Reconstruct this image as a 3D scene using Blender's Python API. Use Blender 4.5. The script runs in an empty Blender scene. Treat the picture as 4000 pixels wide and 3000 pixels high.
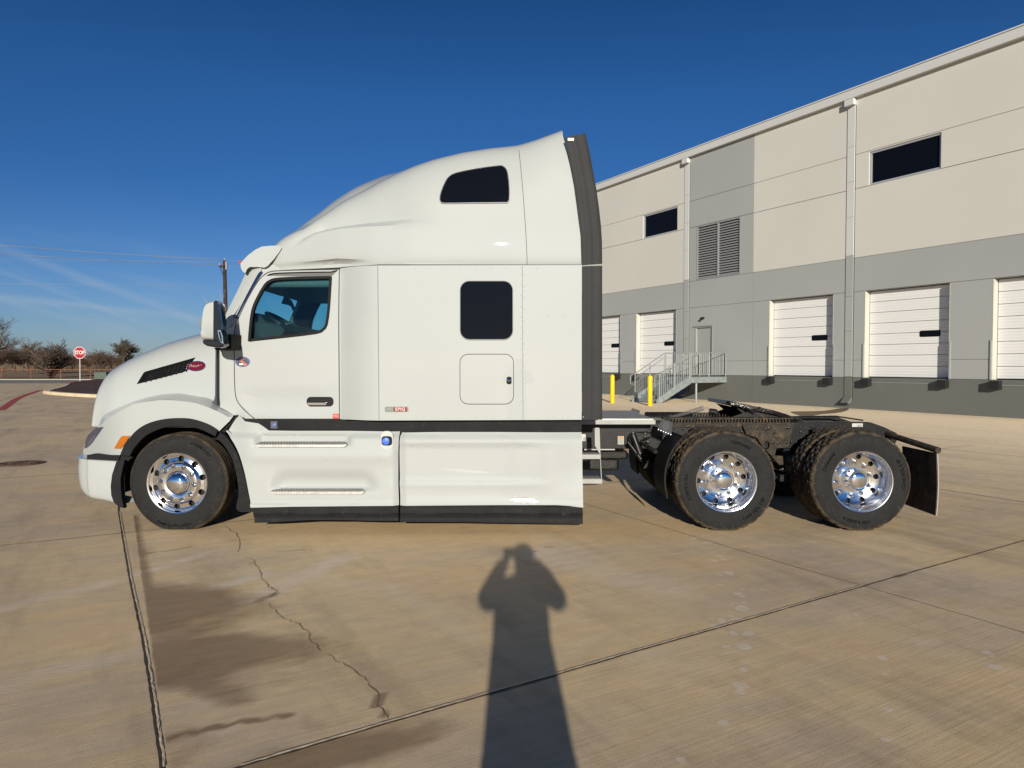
import bpy, bmesh, math, random
import numpy as np
from mathutils import Vector, Matrix, Quaternion
R = math.radians
sc = bpy.context.scene
col = sc.collection
random.seed(7)

# ---------------------------------------------------------------- camera, sky, sun, exposure
F_PX, CX, HOR, CAM_Z = 2750.0, 2000.0, 1425.0, 1.64
PITCH = math.atan((1500 - HOR) / F_PX)
cam_d = bpy.data.cameras.new('camera'); cam = bpy.data.objects.new('camera', cam_d); col.objects.link(cam)
cam.location = (0, 0, CAM_Z); cam.rotation_euler = (R(90) - PITCH, 0, 0)
cam_d.sensor_width = 36; cam_d.lens = F_PX / 4000 * 36; cam_d.clip_start = 0.02; cam_d.clip_end = 3000
sc.camera = cam
SUN_EL, SUN_AZ = 14.7, 180.0        # low sun straight behind the camera
SUN_TILT_X = 0.55
wd = bpy.data.worlds.new('World'); sc.world = wd; wd.use_nodes = True
nt = wd.node_tree; nt.nodes.clear()
def N(t, typ, loc=(0, 0), **kw):
    n = t.nodes.new(typ)
    for k, v in kw.items(): setattr(n, k, v)
    return n
out = N(nt, 'ShaderNodeOutputWorld'); bg = N(nt, 'ShaderNodeBackground')
sky = N(nt, 'ShaderNodeTexSky', sky_type='NISHITA', sun_disc=False)
sky.sun_elevation = R(SUN_EL); sky.sun_rotation = R(SUN_AZ); sky.altitude = 200
sky.air_density = 1.0; sky.dust_density = 0.25; sky.ozone_density = 3.5
hs = N(nt, 'ShaderNodeHueSaturation'); hs.inputs['Saturation'].default_value = 1.0; hs.inputs['Hue'].default_value = 0.5
zr = N(nt, 'ShaderNodeValToRGB'); tcz = N(nt, 'ShaderNodeTexCoord'); sz_ = N(nt, 'ShaderNodeSeparateXYZ'); nt.links.new(tcz.outputs['Generated'], sz_.inputs[0]); nt.links.new(sz_.outputs[2], zr.inputs[0])
SKYT = [(0.0, (.29, .35, .51)), (.05, (.27, .34, .50)), (.10, (.225, .32, .49)), (.23, (.130, .265, .44)), (.35, (.112, .262, .43)), (.45, (.08, .215, .36)), (1.0, (.1, .2, .33))]
while len(zr.color_ramp.elements) < len(SKYT): zr.color_ramp.elements.new(.5)
for e_, (p_, c_) in zip(zr.color_ramp.elements, SKYT): e_.position = p_; e_.color = (*c_, 1)
tm = N(nt, 'ShaderNodeMix', data_type='RGBA', blend_type='MULTIPLY'); tm.inputs['Factor'].default_value = 1
nt.links.new(sky.outputs[0], tm.inputs['A']); nt.links.new(zr.outputs[0], tm.inputs['B']); nt.links.new(tm.outputs['Result'], hs.inputs['Color'])
# thin cirrus and old contrails, a function of direction only
tc = N(nt, 'ShaderNodeTexCoord'); sep = N(nt, 'ShaderNodeSeparateXYZ'); nt.links.new(tc.outputs['Generated'], sep.inputs[0])
def mth(t, op, a, b=None, c=None, clamp=False):
    n = N(t, 'ShaderNodeMath', operation=op, use_clamp=clamp)
    for i, v in enumerate((a, b, c)):
        if v is None: continue
        if isinstance(v, (int, float)): n.inputs[i].default_value = v
        else: t.links.new(v, n.inputs[i])
    return n.outputs[0]
ymax = mth(nt, 'MAXIMUM', sep.outputs[1], 0.05)
tu = mth(nt, 'DIVIDE', sep.outputs[0], ymax); tv = mth(nt, 'DIVIDE', sep.outputs[2], ymax)
cmb = N(nt, 'ShaderNodeCombineXYZ'); nt.links.new(mth(nt, 'MULTIPLY', tu, 3.0), cmb.inputs[0])
nt.links.new(mth(nt, 'MULTIPLY', mth(nt, 'ADD', tv, mth(nt, 'MULTIPLY', tu, 0.22)), 22.0), cmb.inputs[1])
nz = N(nt, 'ShaderNodeTexNoise'); nz.inputs['Scale'].default_value = 1.6; nz.inputs['Detail'].default_value = 6; nz.inputs['Roughness'].default_value = .6
nt.links.new(cmb.outputs[0], nz.inputs['Vector'])
wisp = mth(nt, 'MULTIPLY', mth(nt, 'SUBTRACT', nz.outputs['Fac'], 0.50), 3.2, clamp=True)
def band(v0, m, w, amp):
    d = mth(nt, 'SUBTRACT', tv, mth(nt, 'ADD', v0, mth(nt, 'MULTIPLY', tu, m)))
    d = mth(nt, 'ADD', d, mth(nt, 'MULTIPLY', mth(nt, 'SUBTRACT', nz.outputs['Fac'], .5), w * 1.6))
    g = mth(nt, 'SUBTRACT', 1.0, mth(nt, 'DIVIDE', mth(nt, 'ABSOLUTE', d), w), clamp=True)
    return mth(nt, 'MULTIPLY', mth(nt, 'SMOOTH_MIN', g, 1.0, 0.2), amp)
left = mth(nt, 'MULTIPLY', mth(nt, 'SUBTRACT', -0.28, tu), 3.0, clamp=True)
lowv = mth(nt, 'MULTIPLY', mth(nt, 'SUBTRACT', 0.22, tv), 7.0, clamp=True)
abv = mth(nt, 'MULTIPLY', tv, 30.0, clamp=True)
trails = mth(nt, 'ADD', mth(nt, 'ADD', band(-0.101, -0.368, 0.010, .55), band(0.017, -0.109, 0.007, .5)), band(-0.135, -0.37, 0.006, .22))
cl = mth(nt, 'MULTIPLY', mth(nt, 'ADD', mth(nt, 'MULTIPLY', wisp, .55), trails), mth(nt, 'MULTIPLY', mth(nt, 'MULTIPLY', left, lowv), abv), clamp=True)
mx = N(nt, 'ShaderNodeMix', data_type='RGBA', blend_type='MIX'); mx.inputs['B'].default_value = (2.6, 3.0, 3.5, 1)
nt.links.new(mth(nt, 'MULTIPLY', cl, .60), mx.inputs['Factor']); nt.links.new(hs.outputs[0], mx.inputs['A'])
nt.links.new(mx.outputs['Result'], bg.inputs['Color']); bg.inputs['Strength'].default_value = 0.10
nt.links.new(bg.outputs[0], out.inputs[0])
sl = bpy.data.lights.new('sun', 'SUN'); sun = bpy.data.objects.new('sun', sl); col.objects.link(sun)
sl.energy = 3.7; sl.angle = R(0.53); sl.color = (1.0, 0.93, 0.80)
sun.rotation_euler = (R(90 - SUN_EL), 0, R(SUN_TILT_X)); sun.location = (0, -20, 12)
sc.view_settings.view_transform = 'Standard'; sc.view_settings.look = 'None'
sc.view_settings.exposure = 0.70; sc.view_settings.gamma = 1.0
sc.cycles.max_bounces = 8; sc.cycles.transparent_max_bounces = 16
sc.cycles.use_denoising = True

# ---------------------------------------------------------------- measuring helpers: photo pixel -> real point on a real plane
def ray(px, py):
    a = (px - CX) / F_PX; b = (1500 - py) / F_PX
    return np.array([a, math.cos(PITCH) + b * math.sin(PITCH), -math.sin(PITCH) + b * math.cos(PITCH)])
def W(px, py, Y):
    r = ray(px, py); t = Y / r[1]; return (r[0] * t, CAM_Z + r[2] * t)
def GR(px, py):
    r = ray(px, py); t = -CAM_Z / r[2]; return (r[0] * t, r[1] * t)
def conv(ox, oy, s): return lambda u, v: (ox + u * s, oy + v * s)
cA = conv(250, 900, .72333); cB = conv(900, 450, .72329); cC = conv(850, 1550, .72333); cD = conv(2200, 1500, .70072)
cG = conv(760, 950, .36166); cH = conv(2250, 1520, .31949); cI = conv(2900, 1520, .36166); cJ = conv(450, 1600, .30136)
cZ = conv(0, 2000, .90416); cY = conv(2000, 2000, .90416); cM = conv(0, 1250, .18987)
def P(cv, pts, Y): return [W(*cv(u, v), Y) for u, v in pts]

# ---------------------------------------------------------------- materials
def M(name, colr, rough=.5, metal=0, coat=0, spec=.5, noise=None, bump=None, mix=None, trans=0, ior=1.45, emis=None, coatr=.03, coords='Object'):
    m = bpy.data.materials.new(name); m.use_nodes = True; t = m.node_tree; b = t.nodes['Principled BSDF']
    b.inputs['Base Color'].default_value = (*colr, 1); b.inputs['Roughness'].default_value = rough; b.inputs['Metallic'].default_value = metal
    b.inputs['Coat Weight'].default_value = coat; b.inputs['Coat Roughness'].default_value = coatr; b.inputs['Specular IOR Level'].default_value = spec
    b.inputs['Transmission Weight'].default_value = trans; b.inputs['IOR'].default_value = ior
    co = N(t, 'ShaderNodeTexCoord').outputs[coords]
    if noise:     # (scale, amount, detail): multiplies the colour a little
        n = N(t, 'ShaderNodeTexNoise'); n.inputs['Scale'].default_value = noise[0]; n.inputs['Detail'].default_value = noise[2] if len(noise) > 2 else 4
        t.links.new(co, n.inputs['Vector'])
        mr = N(t, 'ShaderNodeMapRange'); mr.inputs['From Min'].default_value = .3; mr.inputs['From Max'].default_value = .7
        mr.inputs['To Min'].default_value = 1 - noise[1]; mr.inputs['To Max'].default_value = 1 + noise[1]
        t.links.new(n.outputs['Fac'], mr.inputs['Value'])
        mm = N(t, 'ShaderNodeMix', data_type='RGBA', blend_type='MULTIPLY'); mm.inputs['Factor'].default_value = 1
        mm.inputs['A'].default_value = (*colr, 1); t.links.new(mr.outputs[0], mm.inputs['B']); t.links.new(mm.outputs['Result'], b.inputs['Base Color'])
    if mix:       # (colour, scale, threshold, softness, roughness): patches of a second colour (dirt, wear)
        n = N(t, 'ShaderNodeTexNoise'); n.inputs['Scale'].default_value = mix[1]; n.inputs['Detail'].default_value = 8; n.inputs['Roughness'].default_value = .65
        t.links.new(co, n.inputs['Vector'])
        mr = N(t, 'ShaderNodeMapRange'); mr.inputs['From Min'].default_value = mix[2]; mr.inputs['From Max'].default_value = mix[2] + mix[3]
        t.links.new(n.outputs['Fac'], mr.inputs['Value'])
        mm = N(t, 'ShaderNodeMix', data_type='RGBA'); mm.inputs['B'].default_value = (*mix[0], 1)
        src = b.inputs['Base Color'].links[0].from_socket if b.inputs['Base Color'].links else None
        if src: t.links.new(src, mm.inputs['A'])
        else: mm.inputs['A'].default_value = (*colr, 1)
        t.links.new(mr.outputs[0], mm.inputs['Factor']); t.links.new(mm.outputs['Result'], b.inputs['Base Color'])
        mf = N(t, 'ShaderNodeMix', data_type='FLOAT'); mf.inputs['A'].default_value = rough; mf.inputs['B'].default_value = mix[4]
        t.links.new(mr.outputs[0], mf.inputs['Factor']); t.links.new(mf.outputs['Result'], b.inputs['Roughness'])
    if bump:      # (scale, strength, distance)
        n = N(t, 'ShaderNodeTexNoise'); n.inputs['Scale'].default_value = bump[0]; n.inputs['Detail'].default_value = 5
        t.links.new(co, n.inputs['Vector'])
        bp = N(t, 'ShaderNodeBump'); bp.inputs['Strength'].default_value = bump[1]; bp.inputs['Distance'].default_value = bump[2]
        t.links.new(n.outputs['Fac'], bp.inputs['Height']); t.links.new(bp.outputs[0], b.inputs['Normal'])
    if emis:
        b.inputs['Emission Color'].default_value = (*emis[0], 1); b.inputs['Emission Strength'].default_value = emis[1]
    return m
WHITE = M('white paint', (.358, .376, .368), .5, spec=.2, coatr=.008, coat=.9, noise=(1.2, .02), bump=(1.6, .012, .02))
WHITE_D = M('white paint with road dust', (.358, .376, .368), .5, spec=.2, coatr=.01, coat=.8, noise=(1.2, .02), mix=((.25, .19, .12), 9, .66, .22, .8))
BLACKP = M('black plastic', (.0125, .0125, .0135), .65, spec=.15, noise=(6, .2), mix=((.045, .036, .026), 14, .58, .2, .8), bump=(60, .1, .01))
BLACKG = M('black gloss', (.010, .010, .012), .12, coat=.6)
EXTM = M('dark grey extender plastic', (.028, .028, .029), .6, spec=.15, noise=(3, .12))
RUBBER = M('rubber trim', (.014, .014, .015), .7, spec=.1)
SEAM = M('panel gap', (.05, .05, .05), .8)
CHROME = M('polished aluminium', (.88, .87, .86), .13, metal=1, bump=(9, .05, .01))
CHROMEH = M('chrome', (.88, .88, .90), .03, metal=1)
ALU = M('brushed aluminium', (.42, .41, .39), .42, metal=.8, noise=(20, .15))
STEELW = M('bare aluminium side', (.30, .297, .285), .55, noise=(8, .06))
GLASSD = M('dark privacy glass', (.004, .005, .008), .05, spec=.15)
FRAMEM = M('black chassis paint with mud', (.010, .0095, .009), .38, spec=.3, noise=(14, .4), mix=((.075, .055, .035), 17, .58, .14, .9), bump=(55, .2, .01))
FRAMEC = M('black chassis paint', (.010, .010, .011), .38, spec=.3, noise=(10, .3), mix=((.09, .07, .05), 40, .62, .1, .9), bump=(60, .12, .006))
RUSTY = M('muddy brown tube', (.028, .021, .015), .8, noise=(16, .5), mix=((.085, .060, .036), 13, .52, .15, .95), bump=(40, .6, .02))
GREASE = M('greased black plate', (.010, .009, .010), .16, noise=(12, .4), bump=(45, .5, .012))
INTR = M('dark cab interior', (.018, .018, .02), .75, noise=(5, .3))
INTR2 = M('grey cab trim', (.09, .09, .09), .6)
def tyre_mat(mud):
    m = bpy.data.materials.new('tyre rubber'); m.use_nodes = True; t = m.node_tree; b = t.nodes['Principled BSDF']; b.inputs['Roughness'].default_value = .75; b.inputs['Specular IOR Level'].default_value = .12
    co = N(t, 'ShaderNodeTexCoord').outputs['Object']; s = N(t, 'ShaderNodeSeparateXYZ'); t.links.new(co, s.inputs[0])
    r = mth(t, 'SQRT', mth(t, 'ADD', mth(t, 'MULTIPLY', s.outputs[0], s.outputs[0]), mth(t, 'MULTIPLY', s.outputs[2], s.outputs[2])))
    n = N(t, 'ShaderNodeTexNoise'); n.inputs['Scale'].default_value = 9; n.inputs['Detail'].default_value = 9; n.inputs['Roughness'].default_value = .7; t.links.new(co, n.inputs['Vector'])
    n2 = N(t, 'ShaderNodeTexNoise'); n2.inputs['Scale'].default_value = 38; n2.inputs['Detail'].default_value = 6; n2.inputs['Distortion'].default_value = 1.5; t.links.new(co, n2.inputs['Vector'])
    c1 = N(t, 'ShaderNodeMix', data_type='RGBA'); c1.inputs['A'].default_value = (.008, .008, .009, 1); c1.inputs['B'].default_value = (.029, .0285, .0275, 1)
    t.links.new(mth(t, 'MULTIPLY', n.outputs['Fac'], 1.0), c1.inputs['Factor'])
    # dried splashes on the outer half of the sidewall
    outer = mth(t, 'MULTIPLY', mth(t, 'SUBTRACT', r, .37), 14, clamp=True)
    spl = mth(t, 'MULTIPLY', mth(t, 'MULTIPLY', mth(t, 'SUBTRACT', n2.outputs['Fac'], .60), 9, clamp=True), outer)
    c2 = N(t, 'ShaderNodeMix', data_type='RGBA'); c2.inputs['B'].default_value = (.11, .10, .085, 1)
    t.links.new(c1.outputs['Result'], c2.inputs['A']); t.links.new(mth(t, 'MULTIPLY', spl, .55), c2.inputs['Factor'])
    # mud caked on the shoulder ring
    ring = mth(t, 'SUBTRACT', 1, mth(t, 'DIVIDE', mth(t, 'ABSOLUTE', mth(t, 'SUBTRACT', r, .484)), .020), clamp=True)
    mudf = mth(t, 'MULTIPLY', ring, mth(t, 'MULTIPLY', mth(t, 'SUBTRACT', n.outputs['Fac'], .36), 5, clamp=True))
    c3 = N(t, 'ShaderNodeMix', data_type='RGBA'); c3.inputs['B'].default_value = (.14, .10, .058, 1)
    t.links.new(c2.outputs['Result'], c3.inputs['A']); t.links.new(mth(t, 'MULTIPLY', mudf, mud), c3.inputs['Factor'])
    t.links.new(c3.outputs['Result'], b.inputs['Base Color'])
    bp = N(t, 'ShaderNodeBump'); bp.inputs['Strength'].default_value = .25; bp.inputs['Distance'].default_value = .004
    t.links.new(n2.outputs['Fac'], bp.inputs['Height']); t.links.new(bp.outputs[0], b.inputs['Normal'])
    return m
TYRE = tyre_mat(.7); TYRE_F = tyre_mat(.55)
TYRETXT = M('tyre lettering', (.008, .008, .008), .85, spec=.05)
def glass_mat(name, tint, refl=.08):
    m = bpy.data.materials.new(name); m.use_nodes = True; t = m.node_tree; t.nodes.clear()
    o = N(t, 'ShaderNodeOutputMaterial'); tr = N(t, 'ShaderNodeBsdfTransparent'); tr.inputs[0].default_value = (*tint, 1)
    gl = N(t, 'ShaderNodeBsdfGlossy'); gl.inputs['Roughness'].default_value = .01
    lw = N(t, 'ShaderNodeLayerWeight'); lw.inputs[0].default_value = .5; mixs = N(t, 'ShaderNodeMixShader')
    t.links.new(mth(t, 'ADD', .03, mth(t, 'MULTIPLY', mth(t, 'POWER', lw.outputs['Facing'], 5.0), .7)), mixs.inputs[0]); t.links.new(tr.outputs[0], mixs.inputs[1]); t.links.new(gl.outputs[0], mixs.inputs[2]); t.links.new(mixs.outputs[0], o.inputs[0])
    return m
TINT = glass_mat('blue green cab glass', (.70, .90, .91))

# ---------------------------------------------------------------- mesh helpers
class MB:
    def __init__(s): s.v = []; s.f = []; s.m = []; s.pair = None
    def add(s, vs, fs, mat=0):
        o = len(s.v); s.v.extend([tuple(map(float, p)) for p in vs])
        for f in fs: s.f.append(tuple(i + o for i in f)); s.m.append(mat)
        return s
    def box(s, x0, x1, y0, y1, z0, z1, mat=0, T=None):
        vs = [(x, y, z) for x in (x0, x1) for y in (y0, y1) for z in (z0, z1)]
        if T: vs = [T(*p) for p in vs]
        return s.add(vs, [(0, 1, 3, 2), (4, 6, 7, 5), (0, 4, 5, 1), (2, 3, 7, 6), (0, 2, 6, 4), (1, 5, 7, 3)], mat)
    def prism(s, pts, y0, y1, mat=0, T=None):       # (x,z) polygon, extruded in y (convex or mild)
        n = len(pts); vs = [(x, y0, z) for x, z in pts] + [(x, y1, z) for x, z in pts]
        if T: vs = [T(*p) for p in vs]
        return s.add(vs, [tuple(range(n)), tuple(range(2 * n - 1, n - 1, -1))] + [(i, i + n, (i + 1) % n + n, (i + 1) % n) for i in range(n)], mat)
    def tube(s, pts, r, n=8, mat=0, caps=True):
        pts = [Vector(p) for p in pts]; k = len(pts); rs = r if isinstance(r, (list, tuple)) else [r] * k
        vs = []; up = None
        for i, p in enumerate(pts):
            d = (pts[min(i + 1, k - 1)] - pts[max(i - 1, 0)])
            if d.length < 1e-9: d = Vector((0, 0, 1))
            d.normalize()
            if up is None: up = Vector((0, 0, 1)) if abs(d.z) < .9 else Vector((1, 0, 0))
            a = d.cross(up)
            if a.length < 1e-6: a = d.orthogonal()
            a.normalize(); b = a.cross(d); up = b
            for j in range(n):
                t = 2 * math.pi * j / n; q = p + (a * math.cos(t) + b * math.sin(t)) * rs[i]; vs.append(tuple(q))
        fs = [(i * n + j, i * n + (j + 1) % n, (i + 1) * n + (j + 1) % n, (i + 1) * n + j) for i in range(k - 1) for j in range(n)]
        if caps: fs += [tuple(range(n - 1, -1, -1)), tuple(range((k - 1) * n, k * n))]
        return s.add(vs, fs, mat)
    def lathe(s, prof, n=64, c=(0, 0, 0), mat=0, capend=False, capstart=False):  # prof (r,y) about the y axis
        vs = []
        for r, y in prof:
            for j in range(n):
                t = 2 * math.pi * j / n; vs.append((c[0] + r * math.cos(t), c[1] + y, c[2] + r * math.sin(t)))
        k = len(prof)
        fs = [(i * n + j, i * n + (j + 1) % n, (i + 1) * n + (j + 1) % n, (i + 1) * n + j) for i in range(k - 1) for j in range(n)]
        if capend: fs.append(tuple(range((k - 1) * n, k * n)))
        if capstart: fs.append(tuple(range(n - 1, -1, -1)))
        return s.add(vs, fs, mat)
    def grid(s, rows, mat=0, closed=False):
        n = len(rows[0]); vs = [p for r in rows for p in r]; k = len(rows); fs = []
        for i in range(k - 1):
            for j in range(n if closed else n - 1):
                fs.append((i * n + j, i * n + (j + 1) % n, (i + 1) * n + (j + 1) % n, (i + 1) * n + j))
        return s.add(vs, fs, mat)
    def merge(s, me, T=None, mat=0):
        return s.add([T(*v.co) if T else tuple(v.co) for v in me.vertices], [tuple(p.vertices) for p in me.polygons], mat)
WL = {}
FAR = {}
def build(name, mb, mats, parent=None, smooth=None, loc=None, bevel=0, fix=True):
    if mb.pair is not None:         # near part and its mirror image on the far side, two objects
        c = mb.pair; mb.pair = None; f = flipy(mb, c); near = build(name, mb, mats, parent, smooth, loc, bevel, fix)
        FAR[near.name] = build(name, f, mats, FAR.get(parent.name, parent), smooth, loc, bevel, fix); return near
    me = bpy.data.meshes.new(name); base = Vector(loc) if loc is not None else (Vector(WL[parent.name]) if parent else Vector((0, 0, 0)))
    me.from_pydata([(x - base.x, y - base.y, z - base.z) for x, y, z in mb.v], [], mb.f)
    for m in (mats if isinstance(mats, (list, tuple)) else [mats]): me.materials.append(m)
    me.polygons.foreach_set('material_index', mb.m)
    if fix:
        bm = bmesh.new(); bm.from_mesh(me); bmesh.ops.remove_doubles(bm, verts=bm.verts, dist=1e-5); bmesh.ops.recalc_face_normals(bm, faces=bm.faces); bm.to_mesh(me); bm.free()
    if smooth is not None:
        me.shade_smooth(); me.set_sharp_from_angle(angle=R(smooth))
    o = bpy.data.objects.new(name, me); col.objects.link(o)
    if parent: o.parent = parent; o.location = base - Vector(WL[parent.name])
    else: o.location = base
    WL[o.name] = tuple(base)
    if bevel:
        bv = o.modifiers.new('bevel', 'BEVEL'); bv.width = bevel; bv.segments = 2; bv.limit_method = 'ANGLE'; bv.angle_limit = R(40)
    return o
def empty(name, loc, label=None, cat=None, group=None, parent=None):
    o = bpy.data.objects.new(name, None); col.objects.link(o); o.empty_display_size = .3
    WL[o.name] = tuple(loc)
    if parent: o.parent = parent; o.location = Vector(loc) - Vector(WL[parent.name])
    else: o.location = loc
    return tag(o, label, cat, group)
def tag(o, label=None, cat=None, group=None, kind=None):
    if label: o['label'] = label
    if cat: o['category'] = cat
    if group: o['group'] = group
    if kind: o['kind'] = kind
    return o
def copy_tree(o, parent=None, keep=True):
    c = o.copy(); col.objects.link(c); c.parent = parent
    for ch in [x for x in o.children]: copy_tree(ch, c)
    return c
def cr(pts, sub=4, closed=False):       # smooth curve through points; a doubled point stays a corner
    out = []; n = len(pts); rng = range(n if closed else n - 1)
    for i in rng:
        p1, p2 = pts[i], pts[(i + 1) % n]
        if abs(p1[0] - p2[0]) + abs(p1[1] - p2[1]) < 1e-9: continue
        p0 = pts[(i - 1) % n] if (closed or i > 0) else p1; p3 = pts[(i + 2) % n] if (closed or i + 2 < n) else p2
        for k in range(sub):
            t = k / sub
            out.append(tuple(.5 * ((2 * p1[j]) + (-p0[j] + p2[j]) * t + (2 * p0[j] - 5 * p1[j] + 4 * p2[j] - p3[j]) * t * t + (-p0[j] + 3 * p1[j] - 3 * p2[j] + p3[j]) * t ** 3) for j in range(2)))
    if not closed: out.append(tuple(pts[-1]))
    return out
def rrect(x0, x1, z0, z1, r, n=6):
    out = []
    for cx_, cz_, a0 in ((x1 - r, z1 - r, 0), (x0 + r, z1 - r, 90), (x0 + r, z0 + r, 180), (x1 - r, z0 + r, 270)):
        for k in range(n + 1):
            a = R(a0 + 90 * k / n); out.append((cx_ + r * math.cos(a), cz_ + r * math.sin(a)))
    return out
def circ(cx_, cz_, r, n=24): return [(cx_ + r * math.cos(2 * math.pi * k / n), cz_ + r * math.sin(2 * math.pi * k / n)) for k in range(n)]
def panel(outer, holes=(), Y=0., th=.02, grid=None, mirror=None, mat=0, mb=None, ref=None):
    """flat or bent sheet: (x,z) outline with holes, y = Y(x,z), thickness th away from the viewer; mirror=centre plane also adds the far side"""
    bm = bmesh.new(); edges = []
    for lp in [outer] + list(holes):
        vs = [bm.verts.new((x, 0, z)) for x, z in lp]
        edges += [bm.edges.new((vs[i], vs[(i + 1) % len(vs)])) for i in range(len(vs))]
    bmesh.ops.triangle_fill(bm, use_beauty=True, use_dissolve=False, edges=edges, normal=(0, 1, 0))
    if grid:
        xs = [v.co.x for v in bm.verts]; zs = [v.co.z for v in bm.verts]
        for ax, lo, hi in ((0, min(xs), max(xs)), (2, min(zs), max(zs))):
            k = max(1, int((hi - lo) / grid))
            for i in range(1, k):
                co = [0, 0, 0]; co[ax] = lo + (hi - lo) * i / k; no = [0, 0, 0]; no[ax] = 1
                bmesh.ops.bisect_plane(bm, geom=bm.verts[:] + bm.edges[:] + bm.faces[:], dist=1e-6, plane_co=co, plane_no=no)
    bm.verts.index_update()
    yf = Y if callable(Y) else (lambda x, z: Y)
    vs = [(v.co.x, yf(v.co.x, v.co.z), v.co.z) for v in bm.verts]; n = len(vs)
    if ref: vs = [(x * y / ref, y, CAM_Z + (z - CAM_Z) * y / ref) for x, y, z in vs]      # outline traced on the plane y=ref, carried onto the curved skin
    fr = [tuple(v.index for v in f.verts) for f in bm.faces]
    bd = [(e.verts[0].index, e.verts[1].index) for e in bm.edges if len(e.link_faces) == 1]
    bm.free()
    mb = mb or MB()
    allv = vs + [(x, y + th, z) for x, y, z in vs]
    fs = fr + [tuple(i + n for i in reversed(f)) for f in fr] + [(a, b, b + n, a + n) for a, b in bd]
    mb.add(allv, fs, mat)
    if mirror is not None: mb.pair = mirror
    return mb
def flipy(mb, c):
    o = MB(); o.v = [(x, 2 * c - y, z) for x, y, z in mb.v]; o.f = [tuple(reversed(f)) for f in mb.f]; o.m = list(mb.m); return o
def text_mesh(s, size, ext=.002, bold=0.0, space=1.0, shear=0.0):
    cu = bpy.data.curves.new('t', 'FONT'); cu.body = s; cu.size = size; cu.extrude = ext; cu.offset = bold; cu.align_x = 'CENTER'; cu.align_y = 'CENTER'; cu.space_character = space; cu.resolution_u = 4; cu.shear = shear
    o = bpy.data.objects.new('t', cu); col.objects.link(o); dg = bpy.context.evaluated_depsgraph_get(); dg.update()
    me = bpy.data.meshes.new_from_object(o.evaluated_get(dg)); bpy.data.objects.remove(o); return me
def text_at(name, s, x, y, z, size, mat, parent, T=None, sx=1., **kw):
    me = text_mesh(s, size, **kw); mb = MB(); mb.merge(me, T or (lambda a, b, c: (x + a * sx, y - c, z + b))); return build(name, mb, mat, parent, fix=False)
def sst(a, b, x):
    t = min(1., max(0., (x - a) / (b - a))); return t * t * (3 - 2 * t)
def interp(pts): 
    pts = sorted(pts); xs = [p[0] for p in pts]; ys = [p[1] for p in pts]
    return lambda x: float(np.interp(x, xs, ys))

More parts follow.
